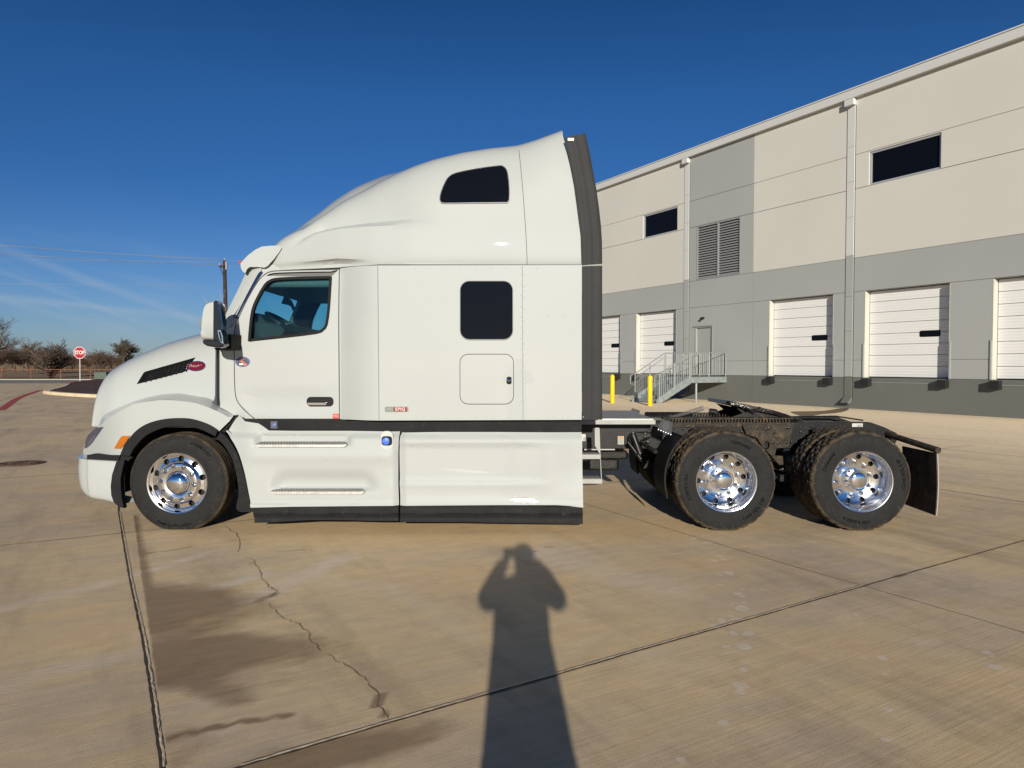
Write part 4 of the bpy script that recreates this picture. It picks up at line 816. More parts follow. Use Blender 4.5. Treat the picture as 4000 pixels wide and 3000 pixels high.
mb = panel(cr(P(cG, [(1180, 380), (1330, 400), (1440, 500), (1450, 590), (1370, 620), (1290, 700), (1230, 840), (1200, 900), (1040, 870), (1090, 740), (1150, 600), (1190, 500)], 8.95), 2, True), Y=9.0, th=.03); build('far_pillar', mb, INTR, tr)
# ---- mirrors
def mirror_set(side):
    Y1 = 6.62
    oh = cr(P(cG, [(78, 1044), (74, 960), (78, 860), (92, 740), (112, 670), (150, 632), (200, 620), (245, 622), (262, 640), (275, 720), (295, 860), (300, 960), (305, 1046), (305, 1046)], Y1), 2, True)
    lo = P(cG, [(80, 1047), (95, 1090), (140, 1115), (215, 1128), (290, 1133), (318, 1125), (332, 1100), (318, 990), (300, 940), (270, 960), (270, 1046)], Y1)
    mb = MB(); 
    cx_ = sum(p[0] for p in oh) / len(oh); cz_ = sum(p[1] for p in oh) / len(oh)
    def pillow(pl, y0, y1, mb, cx_, cz_, mat=0):
        n = len(pl); rows = []
        for f, y in ((.86, y0), (.95, y0 + .02), (1.0, y0 + .06), (1.0, y1 - .05), (.93, y1)): rows.append([(cx_ + (x - cx_) * f, y, cz_ + (z - cz_) * f) for x, z in pl])
        mb.grid(rows, mat, closed=True); mb.add(rows[0], [tuple(range(n))], mat); mb.add(rows[-1], [tuple(range(n - 1, -1, -1))], mat)
    pillow(oh, Y1 - .03, Y1 + .11, mb, cx_, cz_); mb = flipy(mb, YC) if side else mb
    mm = build('door_mirror', mb, WHITE, tr, smooth=50)
    bk = P(cG, [(214, 1040), (214, 900), (216, 640), (240, 618), (262, 632), (278, 720), (296, 860), (302, 940), (322, 1000), (333, 1095), (322, 1120), (270, 1070)], Y1)
    mb = panel(bk, Y=Y1 - .036, th=.13); 
    pillow(lo, Y1 - .032, Y1 + .11, mb, sum(p[0] for p in lo) / len(lo), sum(p[1] for p in lo) / len(lo)); mb = flipy(mb, YC) if side else mb; build('mirror_back', mb, BLACKG, mm, bevel=.012)
    mb = panel(P(cG, [(268, 945), (300, 940), (322, 1000), (330, 1090), (300, 1070), (280, 1010)], Y1), [P(cG, [(278, 955), (296, 955), (312, 1005), (318, 1072), (302, 1062), (288, 1005)], Y1)], Y=Y1 - .042, th=.006); mb = flipy(mb, YC) if side else mb; build('mirror_edge_trim', mb, CHROMEH, mm)
    a_ = W(*cG(303, 700), Y1)[0]; z0_, z1_ = W(*cG(0, 930), Y1)[1], W(*cG(0, 650), Y1)[1]
    mb = MB(); mb.prism([(a_ - .02, z0_), (a_ + .004, z0_), (a_ - .02, z1_), (a_ - .035, z1_)], Y1 + .0, Y1 + .09); mb = flipy(mb, YC) if side else mb; build('mirror_glass', mb, CHROMEH, mm)
    mb = panel(P(cG, [(320, 992), (440, 985), (437, 1150), (275, 1158), (262, 1148), (258, 1120), (330, 1095)], 6.9), Y=6.80, th=.28); mb = flipy(mb, YC) if side else mb; build('mirror_arm', mb, BLACKP, mm, bevel=.01)
mirror_set(0); mirror_set(1)

# ---- sleeper side and box
xs0, xs1, xs2 = W(*cB(593, 0), YD)[0], W(*cB(800, 0), YS)[0], W(*cB(1897, 0), YS)[0]
def slY(x, z):
    f = min(1, max(0, (x - xs0) / (xs1 - xs0))); return YS + (YD - YS) * (1 - math.sin(f * math.pi / 2)) ** 1.0 if f < 1 else YS
slo_ = [W(*cB(594, 826), YD), W(*cB(640, 820), 7.0), W(*cB(720, 814), 6.93), W(*cB(800, 811), YS), W(*cB(1897, 809), YS), W(*cB(1897, 1645), YS), W(*cB(800, 1649), YS), W(*cB(700, 1647), 6.93), W(*cB(640, 1644), 7.0), W(*cB(598, 1643), YD)]
mb = mirj(panel(slo_, Y=slY, th=.03, grid=.07))
zt_s = W(*cB(1000, 809), YS)[1]; zb_s = W(*cB(1000, 1645), YS)[1]
mb.box(xs0 + .70, xs2 - .005, YS + .032, 2 * YC - YS - .032, zb_s + .01, zt_s + .25)
sleeper = build('sleeper', mb, WHITE, tr, smooth=40)
def rr_px(u0, v0, u1, v1, r, Y): a = W(*cB(u0, v0), Y); b = W(*cB(u1, v1), Y); return rrect(min(a[0], b[0]), max(a[0], b[0]), min(a[1], b[1]), max(a[1], b[1]), r)
for side in (0, 1):
    fl = (lambda m_: flipy(m_, YC)) if side else (lambda m_: m_)
    wo = rr_px(1238, 893, 1528, 1214, .095, YS)
    mb = fl(panel(wo, [shrink(wo, .007)], Y=YS - .012, th=.014)); w_ = build('sleeper_window', mb, WFR, tr)
    mb = fl(panel(shrink(wo, .007), Y=YS - .008, th=.007)); build('glass', mb, GLASSD, w_)
    fo_ = cr(P(cB, [(1131, 462), (1136, 425), (1160, 360), (1182, 328), (1220, 307), (1330, 283), (1440, 267), (1470, 268), (1492, 290), (1502, 330), (1509, 400), (1509, 462), (1498, 478), (1480, 481), (1300, 483), (1160, 485), (1138, 477)], 6.98), 2, True)
    FWIN = fo_
    ho = rr_px(1238, 1289, 1531, 1562, .085, YS)
    mb = fl(panel(ho, [shrink(ho, .006)], Y=YS - .003, th=.002)); hg = build('luggage_hatch', mb, SEAM, tr)
    mb = fl(panel(shrink(ho, .007), Y=YS - .005, th=.004)); build('hatch_panel', mb, WHITE, hg)
    lk = W(*cB(1505, 1432), YS); mb = fl(panel(rrect(lk[0] - .025, lk[0] + .025, lk[1] - .036, lk[1] + .036, .018), Y=YS - .014, th=.009)); lo_ = build('hatch_lock', mb, BLACKG, hg)
    mb = MB(); mb.lathe([(.018, 0), (.018, -.012), (.008, -.016), (.001, -.016)], 16, (lk[0], YS - .014, lk[1] + .006)); mb = fl(mb); build('lock_button', mb, CHROMEH, lo_)
# rivets and seams
mb = MB()
def rivet(u, v):
    x, z = W(*cB(u, v), YS); mb.lathe([(.0065, 0), (.005, -.003), (.001, -.004)], 8, (x, YS, z))
for k in range(11): rivet(832 + 82 * k, 829)
for k in range(14): rivet(840 + 82 * k, 1637 - k * .5) if not 1540 < 840 + 82 * k < 1600 else None
for k in range(13): rivet(1570, 858 + 58 * k); rivet(1583, 862 + 62 * k)
for u in (1714, 1799, 1885): rivet(u, 1086); rivet(u, 1634)
build('rivets', mb, WHITE, tr, smooth=50); bpy.context.scene.collection.objects['rivets']['kind'] = 'stuff'
mb = MB()
def seam(p0, p1, Y0, w=.0055, Y1=None):
    a = W(*cB(*p0), Y0); b = W(*cB(*p1), Y1 or Y0); Ya = min(Y0, Y1 or Y0) - .0015; d = Vector((b[0] - a[0], b[1] - a[1])).normalized(); nx, nz = -d.y * w / 2, d.x * w / 2
    mb.prism([(a[0] - nx, a[1] - nz), (b[0] - nx, b[1] - nz), (b[0] + nx, b[1] + nz), (a[0] + nx, a[1] + nz)], Ya, Ya + .003)
seam((796, 815), (803, 1650), YS, .004); seam((1577, 812), (1580, 1645), YS, .003); seam((1243, 850), (1243, 850.5), YS)
build('panel_seams', mb, SEAM, tr)

mb = panel(P(cA, [(820, 640), (826, 640), (826, 900), (829, 945), (799, 932), (812, 918), (818, 890)], 7.0), Y=6.99, th=.10, mirror=YC); build('hood_gap', mb, M('blue grey gap', (.04, .045, .06), .7), tr)
# ---- roof fairing
yTop = 7.33
zs_near = interp(P(cB, [(150, 800), (185, 752), (215, 722), (255, 698), (290, 668), (330, 645), (425, 608), (480, 555), (540, 500), (600, 455), (700, 398), (800, 350), (900, 310), (1000, 275), (1100, 245), (1250, 208), (1400, 183), (1555, 167), (1650, 144), (1730, 119), (1802, 92)], yTop))
zc_mid = interp(P(cB, [(225, 730), (280, 690), (350, 645), (425, 600), (500, 522), (600, 430), (700, 370), (850, 308), (1000, 272), (1150, 235), (1300, 200), (1450, 178), (1555, 167), (1802, 92)], 8.1))
zb_r = interp([W(*cB(150, 862), YD), W(*cB(200, 846), YD), W(*cB(250, 834), YD), W(*cB(585, 822), YD), W(*cB(600, 820), YD), W(*cB(800, 806), YS), W(*cB(1897, 806), YS)])
zk_r = interp([W(*cB(150, 840), YD), W(*cB(230, 812), YD), W(*cB(400, 800), YD), W(*cB(585, 786), YD), W(*cB(700, 783), YS), W(*cB(800, 800), YS), W(*cB(1897, 800), YS)])
zq_r = interp(P(cB, [(150, 790), (255, 730), (425, 622), (480, 605), (590, 590), (700, 582), (900, 575), (1100, 572), (1900, 572)], YS))
xrear = interp([(z, x) for x, z in P(cB, [(1802, 92), (1835, 230), (1870, 430), (1890, 600), (1897, 810)], YS)])
xr0 = W(*cB(158, 800), 7.3)[0]; xseam = W(*cB(1580, 500), YS)[0]; xmax = xs2
def sec(x):
    xt = x if x <= xseam else xseam + (x - xseam) / (xmax - xseam) * (xrear(9) - xseam)
    hw0 = interp([(xr0, .90), (xr0 + .3, 1.0), (xs0, 1.035), (xs1, 1.20), (xmax, 1.20)])(x)
    hw1 = interp([(xr0, .88), (xr0 + .25, 1.01), (xr0 + .6, 1.06), (xs0, 1.12), (xs0 + .35, 1.175), (xs1 + .3, 1.20), (xmax, 1.20)])(x); hw1 -= .02 * max(0, min(1, (x - xs1) / (xmax - xs1))) ** 2
    x5 = W(*cB(425, 0), YS)[0]; x11 = W(*cB(1150, 0), YS)[0]
    ins = .13 * sst(x5 - .25, x5 + .1, x) * (1 - sst(x5 + .3, x11, x))
    zb, zk, zq, zs = zb_r(x), zk_r(x), zq_r(x), zs_near(xt)
    xa8, xa11 = W(*cB(650, 0), 7.3)[0], W(*cB(1500, 0), 7.3)[0]; zm = zs + .03 + .82 * max(0, zc_mid(xt) - zs - .03) * (1 - sst(xa8, xa11, x)); zk = min(zk, zs - .03); zq = min(max(zq, zk + .02), zs - .015)
    fl = 1.0; hwu = hw1 - ins
    P_ = [(hw0, zb), (hw0, zb + (zk - zb) * .5), (hw0 + .3 * (hw1 - hw0), zk - .004), (hw1 - .006, zk + .012), (hw1, zk + .03)]
    for f in (.25, .5, .75, .92): P_.append((hw1 - .035 * ((zq - zk) * f / .55) ** 2, zk + .03 + (zq - zk - .03) * f))
    bow = .035 * ((zq - zk) / .55) ** 2; hwu -= .035 * ((zq + .03 - zk) / .55) ** 2; P_.append((hw1 - bow - ins * .35, zq)); P_.append((hwu, zq + .03))
    z0 = zq + .03; h = max(.01, zs - z0); wsh = min(.42, .16 + .6 * h); hs = hwu - wsh; e = 2.2 + 1.2 * sst(xseam - .2, xmax, x)
    for k in range(1, 13):
        a = math.pi / 2 * k / 12; P_.append((hs + wsh * math.cos(a) ** (2 / e), z0 + h * math.sin(a) ** (2 / e)))
    for k in range(1, 7): f = 1 - k / 6; P_.append((hs * f, zs + (zm - zs) * (1 - f * f) ** 1.0))
    return P_
xs = [xr0 + .5 * (k / 12) ** 1.5 for k in range(13)] + list(np.linspace(xr0 + .5, xmax, 46)[1:])
rows = []
for x in xs:
    s_ = sec(x); fs = sst(xseam, xmax, x) 
    near = []
    for w, z in s_:
        xx = x
        if x > xseam: f = (x - xseam) / (xmax - xseam); xx = xseam + f * (xrear(z) - xseam)
        near.append((xx, YC - w, z))
    rows.append(near + [(a, 2 * YC - b, c) for a, b, c in near[-2::-1]])
mb = MB(); mb.grid(rows); mb.add(rows[0], [tuple(range(len(rows[0])))]); 
inner = [[(a, YC + (b - YC) * .97, c - .03) for a, b, c in r] for r in rows[-8:]]; mb.grid(inner); mb.grid([rows[-1], inner[-1]]); mb.add(inner[-3], [tuple(range(len(inner[-3])))])
build('roof_fairing', mb, WHITE, tr, smooth=32)
def roofY(x, z):
    s_ = sec(x); best = s_[0][0]
    zz = [p[1] for p in s_[:24]]; ww = [p[0] for p in s_[:24]]; return YC - float(np.interp(z, zz, ww))
for side in (0, 1):
    mb = panel(FWIN, [shrink(FWIN, .008)], Y=lambda x, z: roofY(x, z) - .012, th=.012, grid=.08); mb = flipy(mb, YC) if side else mb; w_ = build('fairing_window', mb, WFR, tr, smooth=50)
    mb = panel(shrink(FWIN, .008), Y=lambda x, z: roofY(x, z) - .008, th=.006, grid=.08); mb = flipy(mb, YC) if side else mb; build('glass', mb, GLASSD, w_, smooth=50)
# fairing seam, a thin dark line following the skin
mb = MB(); rws = []
for z in np.linspace(W(*cB(1603, 806), YS)[1], W(*cB(1556, 175), 7.2)[1] - .05, 24):
    u = W(*cB(1603, 806), YS)[0] + (W(*cB(1556, 172), 7.1)[0] - W(*cB(1603, 806), YS)[0]) * ((z - W(*cB(1603, 806), YS)[1]) / (W(*cB(1556, 172), 7.1)[1] - W(*cB(1603, 806), YS)[1])) ** 1.35
    y = roofY(u, z) - .0025; rws.append([(u - .0025, y, z), (u + .0025, y, z)])
mb.grid(rws); build('fairing_seam', mb, SEAM, tr, fix=False)
# ---- sun visor above the screen
vp = P(cB, [(50, 800), (58, 790), (90, 755), (130, 725), (165, 708), (210, 703), (262, 702), (274, 714), (262, 735), (232, 775), (198, 812), (180, 822), (140, 818), (100, 818), (85, 830), (76, 852), (60, 840), (52, 822)], 7.05)
rows = []; 
for k in range(17):
    a = -1 + 2 * k / 16; sh = -.11 * (1 - abs(a) ** 2.5); sq = 1 if abs(a) < .97 else .96; rows.append([(x + sh, YC + a * 1.03, z + .05 * (1 - a * a)) for x, z in vp])
mb = MB(); mb.grid(rows, closed=True); mb.add(rows[0], [tuple(range(len(vp)))]); mb.add(rows[-1], [tuple(range(len(vp) - 1, -1, -1))]); vis = build('sun_visor', mb, WHITE, tr, smooth=38)
ml = W(*cB(55, 800), 7.05); mb = MB()
for a in (-.9, -.45, 0, .45, .9): mb.tube([(ml[0] - .11 * (1 - abs(a) ** 2.5) - .012, YC + a * 1.03 - .04, ml[1] + .012 + .05 * (1 - a * a)), (ml[0] - .11 * (1 - abs(a) ** 2.5) - .012, YC + a * 1.03 + .04, ml[1] + .012 + .05 * (1 - a * a))], .018, 8)
build('marker_lights', mb, M('red marker lens', (.35, .05, .02), .2, coat=1), vis)

# ---- side extenders behind the sleeper
rib = lambda x: .006 * math.sin(x * 110)
exu = P(cB, [(1804, 119), (1918, 95), (1940, 190), (1960, 300), (1978, 400), (1992, 500), (2002, 590), (2008, 680), (2009, 800), (1897, 808), (1893, 650), (1882, 560), (1872, 480), (1857, 370), (1837, 260), (1820, 180)], 6.9)
exl = P(cB, [(1901, 815), (2009, 812), (2009, 1645), (1901, 1645)], 6.9)
for pl in (exu, exl):
    xe = interp([(z, x) for x, z in (pl[1:9] if pl is exu else pl[1:3])])
    for side in (0, 1):
        mb = panel(pl, Y=lambda x, z: 6.905 - .003 * math.sin((xe(z) - x) * 62) + .25 * max(0, .06 - (xe(z) - x)) ** 1.2, th=.03, grid=.012); mb = flipy(mb, YC) if side else mb; build('side_extender', mb, EXTM, tr, smooth=60)
mb = MB(); a = W(*cB(1822, 122), 6.89); mb.box(a[0], a[0] + .060, 6.895, 6.8965, a[1] - .027, a[1]); build('warning_label', mb, M('white label', (.62, .62, .6), .6), tr)

# ---- black strip under the cab, chassis fairings, skirts
mb = panel(P(cC, [(60, 118), (140, 122), (640, 122), (700, 132), (870, 134), (1300, 128), (1966, 125), (1968, 200), (1000, 200), (700, 192), (262, 190), (235, 172), (205, 150), (140, 142)], 6.96), Y=6.985, th=.10, mirror=YC); build('side_trim_strip', mb, BLACKP, tr)
mb = panel(P(cC, [(283, 133), (319, 133), (319, 172), (283, 172)], 6.96), Y=6.979, th=.005); lt = build('side_lamp', mb, M('clear lamp', (.12, .13, .18), .15, metal=.3), tr)
mb = MB(); c_ = W(*cC(303, 153), 6.96); mb.lathe([(.022, 0), (.018, -.01), (.001, -.014)], 16, (c_[0], 6.979, c_[1])); build('lamp_bulb', mb, M('blue lens', (.12, .15, .30), .1, coat=1), lt)
# front chassis fairing with two footholds
foo = [W(*cA(926, 1004), YF), W(*cC(128, 136), YF), W(*cC(205, 147), YF), W(*cC(235, 166), YF), W(*cC(262, 186), YF), W(*cC(400, 188), YF), W(*cC(700, 188), YF), W(*cC(976, 192), YF), W(*cC(972, 300), YF), W(*cC(972, 480), YF), W(*cC(976, 588), YF), W(*cC(700, 590), YF), W(*cC(400, 593), YF), W(*cC(180, 598), YF)]
arcR = [W(*cJ(*p), YF) for p in cr([(1365, 290), (1480, 400), (1590, 590), (1670, 830), (1718, 1050), (1748, 1200), (1750, 1262)], 3)][::-1]
foo = foo + arcR[1:] + [W(*cA(862, 1085), YF), W(*cA(880, 1055), YF), W(*cA(905, 1020), YF)]
CX_ = lambda u: W(*cC(u, 0), YF)[0]; CZ_ = lambda v: W(*cC(0, v), YF)[1]
def bump1(x, a, b, s_): return sst(a - s_, a + s_, x) * (1 - sst(b - s_, b + s_, x))
def ffY(x, z):
    y = YF + .012
    y += .06 * sst(CZ_(235), CZ_(190), z)
    v = (CZ_(0) - z) / (CZ_(0) - CZ_(100)) * 100; u = (x - CX_(0)) / (CX_(100) - CX_(0)) * 100
    y += .062 * bump1(u, 205, 705, 24) * sst(196, 222, v) * (1 - sst(248, 268, v))      # upper foothold
    lo_ = 300 + (495 - v) * .25; hi_ = 835 - (495 - v) * .25
    y += .055 * bump1(u, lo_, hi_, 45) * sst(378, 470, v) * (1 - sst(494, 516, v))      # lower foothold
    y += .028 * bump1(u, 60, 900, 60) * sst(300, 270, v) * sst(255, 268, v) * 0
    y -= .020 * math.exp(-((v - 320) / 40.) ** 2) * bump1(u, 160, 940, 50)
    y += .05 * sst(170, 40, u) * 1.0
    y -= .018 * sst(572, 590, v)
    y += .03 * sst(945, 972, u)
    return y
mb = panel(foo, [rr_px(0, 0, 1, 1, .1, YF)[:0]] if False else (), Y=ffY, th=.02, grid=.022, mirror=YC); build('chassis_fairing', mb, WHITE_D, tr, smooth=50)
# fluid filler recess with blue cap
hc = W(*cC(914, 238), YF)
fb = W(*cC(914, 228), YF); mb = panel(rrect(fb[0] - .060, fb[0] + .060, fb[1] - .105, fb[1] + .078, .05), Y=YF + .002, th=.02); fp = build('filler_recess', mb, M('pale filler surround', (.42, .43, .41), .4), tr, bevel=.006)
mb = panel(rrect(hc[0] - .052, hc[0] + .052, hc[1] - .046, hc[1] + .046, .03), Y=YF - .001, th=.003); build('filler_opening', mb, DARK, fp)
mb = MB(); mb.lathe([(.036, 0), (.036, -.012), (.030, -.016), (.001, -.016)], 28, (hc[0] - .008, YF - .001, hc[1] - .002)); mb.box(hc[0] - .040, hc[0] + .024, YF - .026, YF - .0175, hc[1] - .008, hc[1] + .004); build('blue_cap', mb, M('blue plastic', (.055, .15, .62), .4), fp, smooth=40)
def rY(x, z):
    u = (x - CX_(0)) / (CX_(100) - CX_(0)) * 100; v = (CZ_(0) - z) / (CZ_(0) - CZ_(100)) * 100
    y = YF + .05 * sst(245, 196, v) ** 1.5 + .03 * sst(1010, 985, u)
    y += .022 * sst(250, 275, v) * (1 - sst(445, 480, v)) * (1 - sst(1690, 1740, u) * .0) * (1 - sst(1600, 1860, u))
    y += .012 * sst(475, 500, v) * (1 - sst(545, 570, v)) * (1 - sst(1640, 1880, u))
    y += .035 * sst(1700, 1973, u) ** 2 * sst(560, 380, v)
    y -= .015 * sst(575, 595, v)
    return y
ro = [W(*cC(u, v), YF) for u, v in ((990, 196), (1200, 193), (1500, 193), (1970, 196), (1972, 400), (1974, 597), (1900, 588), (1830, 584), (1500, 584), (1200, 586), (985, 588), (981, 480), (978, 300), (982, 215))]
mb = panel(ro, Y=rY, th=.02, grid=.028, mirror=YC); build('chassis_fairing', mb, WHITE_D, tr, smooth=50)
for nm, pl in (('f', [(190, 598), (400, 594), (976, 590), (977, 671), (850, 671), (700, 667), (500, 666), (400, 672), (300, 678), (200, 680), (194, 640)]), ('r', [(986, 590), (1500, 588), (1830, 590), (1972, 602), (1973, 686), (1500, 680), (1300, 676), (986, 676)])):
    mb = panel(P(cC, pl, YF + .02), Y=lambda x, z: YF + .022 + .01 * math.sin(z * 60), th=.015, grid=.03, mirror=YC); build('ground_skirt', mb, BLACKP, tr, smooth=40)
# step treads
for (u0, u1, v0, v1) in ((205, 702, 243, 272), (286, 797, 488, 525)):
    a = W(*cC(u0, v0), YF); b = W(*cC(u1, v1), YF)
    zt_ = a[1] + .004; mb = MB(); pr = [(a[0] + .0, b[1] + .028), (a[0] + .03, b[1] + .002), (b[0] - .03, b[1] + .002), (b[0], b[1] + .028)]
    mb.prism(pr, YF - .022, YF - .002)
    mb.add([(a[0], YF - .022, b[1] + .028), (b[0], YF - .022, b[1] + .028), (b[0] - .04, YF + .10, b[1] + .055), (a[0] + .04, YF + .10, b[1] + .055)], [(0, 1, 2, 3)], 0)
    stp = build('step_tread', mir(mb), ALU, tr)
    mb = MB(); k = 30
    for i in range(k):
        for j in range(3):
            f = (i + .5 + .5 * (j % 2)) / (k + .6); x = a[0] + .02 + f * (b[0] - a[0] - .04); y = YF - .008 + j * .032; z = b[1] + .030 + j * .007; mb.box(x - .006, x + .006, y - .010, y + .010, z, z + .004)
    build('tread_holes', mir(mb), M('tread dark', (.10, .095, .085), .7), stp)

# stickers and badges
q = W(*cB(66, 1332), YD); y0 = doorY(*q) - .0005
mb = panel(ellipse(q, .074, .052, 0), Y=y0, th=.0015); sk = build('clean_idle_sticker', mb, M('blue violet sticker', (.085, .085, .16), .3), tr)
mb = panel([(q[0] - .035, q[1] + .012), (q[0] - .02, q[1] + .025), (q[0] - .012, q[1] + .046), (q[0] - .002, q[1] + .015), (q[0] + .022, q[1] - .006), (q[0] + .045, q[1] - .028), (q[0] + .02, q[1] - .042), (q[0] - .005, q[1] - .01)], Y=y0 - .001, th=.0008); build('sticker_picture', mb, M('orange print', (.50, .16, .07), .4), sk)
text_at('sticker_text', 'CERTIFIED', q[0], y0 - .003, q[1] + .012, .019, M('dark print', (.02, .02, .04), .5), sk, ext=.0005); text_at('sticker_text', 'CLEAN IDLE', q[0], y0 - .003, q[1] - .007, .019, M('dark print', (.02, .02, .04), .5), sk, ext=.0005)
mb = MB(); mb.box(q[0] - .032, q[0] + .004, y0 - .003, y0 - .0015, q[1] - .032, q[1] - .014); build('sticker_label', mb, M('white print', (.6, .6, .6), .5), sk)
q = W(*cB(570, 1627), YD); mb = MB(); mb.box(q[0] - .030, q[0] + .030, y0 - .0045, y0 - .001, q[1] - .028, q[1] + .028); sk = build('red_sticker', mb, M('red sticker', (.50, .03, .025), .4), tr)
text_at('sticker_text', 'TIG', q[0], y0 - .0055, q[1] + .003, .030, M('pale red print', (.75, .32, .28), .5), sk, ext=.0005, bold=.001)
q = W(*cB(898, 1588), YS); mb = panel(rrect(q[0] - .115, q[0] + .115, q[1] - .026, q[1] + .026, .010), Y=YS - .007, th=.007); bd_ = build('model_badge', mb, M('badge metal', (.22, .23, .22), .25, metal=.7), tr)
mb = panel(rrect(q[0] - .030, q[0] + .103, q[1] - .020, q[1] + .020, .007), Y=YS - .0085, th=.0012); build('badge_panel', mb, M('red badge', (.16, .006, .012), .3, coat=1), bd_)
text_at('badge_lettering', 'EPIQ', q[0] + .036, YS - .0105, q[1], .042, M('pink silver lettering', (.62, .45, .42), .3, metal=.5), bd_, ext=.001, space=1.15, bold=.0006)
text_at('badge_small_lettering', '579', q[0] - .072, YS - .009, q[1] - .003, .026, M('grey lettering', (.3, .3, .28), .4), bd_, ext=.001)

# ---- wheels
def tyre_mb(drive):
    nA, mb = 180, MB()
    half = [(.295, .030), (.302, .012), (.33, .0), (.37, -.008 if not drive else -.006), (.41, -.006), (.445, .004), (.468, .014), (.484, .026)]
    trd = [(.492, .036)] + [(.500, .05 + .184 * k / 16) for k in range(17)] + [(.492, .248)]
    W_ = .284; prof = half + trd + [(r, W_ - y) for r, y in half[::-1]]
    vs = []
    for i, (r, y) in enumerate(prof):
        for j in range(nA):
            t_ = 2 * math.pi * j / nA; rr_ = r
            if 8 <= i < 8 + len(trd):
                k = i - 8
                if drive:
                    if k in (4, 5, 9, 13, 14) : rr_ -= .010 if k not in (9,) else .013
                    if (j + (3 if (k // 5) % 2 else 0)) % 6 == 0: rr_ -= .012
                else:
                    if k in (4, 8, 10, 14): rr_ -= .011
                if k in (0, len(trd) - 1) and drive and j % 6 == 0: rr_ -= .008
            vs.append((rr_ * math.cos(t_), y, rr_ * math.sin(t_)))
    k = len(prof); mb.add(vs, [(i * nA + j, i * nA + (j + 1) % nA, (i + 1) * nA + (j + 1) % nA, (i + 1) * nA + j) for i in range(k - 1) for j in range(nA)])
    return mb
def holed_disc(mb, prof, r1, r2, rc, rh, n=10, M_=24, K=4, depth=.02, mat=0, phase=0):
    """annulus r1..r2 with n round holes; prof(r)->y"""
    for s_ in range(n):
        a0 = 2 * math.pi * (s_ + phase) / n; ha = math.pi / n; rings = [[] for _ in range(K + 1)]; wall_ = []
        for j in range(M_):
            t_ = 2 * math.pi * j / M_; hx, hy = rh * math.cos(t_), rh * math.sin(t_)       # local: x radial, y tangential
            # boundary point in (r,angle) rectangle
            c, s2 = math.cos(t_), math.sin(t_); ku = 1 / max(abs(c), abs(s2)); ub, vb = c * ku, s2 * ku
            rb = rc + (r2 - rc) * ub if ub > 0 else rc + (rc - r1) * ub; ab = ha * vb
            hr = math.hypot(rc + hx, hy); hang = math.atan2(hy, rc + hx)
            for q in range(K + 1):
                f = (q / K); r = hr + (rb - hr) * f; an = a0 + hang + (ab - hang) * f; rings[q].append((r * math.cos(an), prof(r), r * math.sin(an)))
            wall_.append((rings[0][-1][0], rings[0][-1][1] + depth, rings[0][-1][2]))
        mb.grid(rings, mat, closed=True); mb.grid([wall_, rings[0]], mat, closed=True)
def rim_front():
    mb = MB(); pf = interp([(.10, .028), (.13, .012), (.185, .010), (.20, .018), (.215, .034), (.245, .040), (.262, .046), (.275, .058)])
    mb.lathe([(.305, .03), (.306, .006), (.300, -.002), (.292, .0), (.286, .012), (.280, .040), (.275, .058), (.275, .058)], 80)
    holed_disc(mb, pf, .205, .272, .240, .030, phase=.35)
    mb.lathe([(.272, pf(.272)), (.275, .058)], 80); mb.lathe([(.205, pf(.205)), (.195, .014), (.187, .0095), (.16, .009), (.135, .010), (.118, .016), (.112, .03), (.112, .08)], 80)
    mb.lathe([(.305, .03), (.27, .09), (.26, .26), (.30, .28)], 48); return mb
def rim_rear():
    mb = MB(); pf = interp([(.13, .205), (.19, .203), (.205, .198), (.23, .190), (.252, .180), (.262, .165)])
    mb.lathe([(.305, .03), (.306, .006), (.300, -.002), (.292, .0), (.285, .012), (.278, .04), (.276, .052), (.279, .06), (.279, .07), (.268, .085), (.264, .12), (.262, .165), (.255, .180), (.252, .182)], 80)
    holed_disc(mb, pf, .202, .252, .228, .0265, phase=.15)
    mb.lathe([(.202, pf(.202)), (.195, .200), (.188, .205), (.12, .206), (.105, .206)], 80); mb.lathe([(.26, .2), (.26, .284), (.30, .29)], 48); return mb
def hub_front():
    mb = MB(); mb.lathe([(.112, .05), (.112, .02), (.108, .012)] + [(.106 * math.cos(R(a)), .006 - .048 * math.sin(R(a))) for a in range(0, 90, 9)] + [(.002, -.042)], 64); return mb
def hub_rear():
    mb = MB(); mb.lathe([(.112, .205), (.108, .16), (.098, .12), (.096, .095), (.099, .093), (.100, .083), (.094, .079), (.086, .082)] + [(.083 * math.cos(R(a)), .082 - .020 * math.sin(R(a))) for a in range(0, 90, 9)] + [(.002, .062)], 64); return mb
def nut_mb(L_, front):
    mb = MB(); mb.lathe([(.024, .0), (.024, -.006), (.020, -.010), (.019, -L_ * .6), (.0135, -L_ * .85), (.008, -L_), (.001, -L_)], 12); return mb
ME = {}
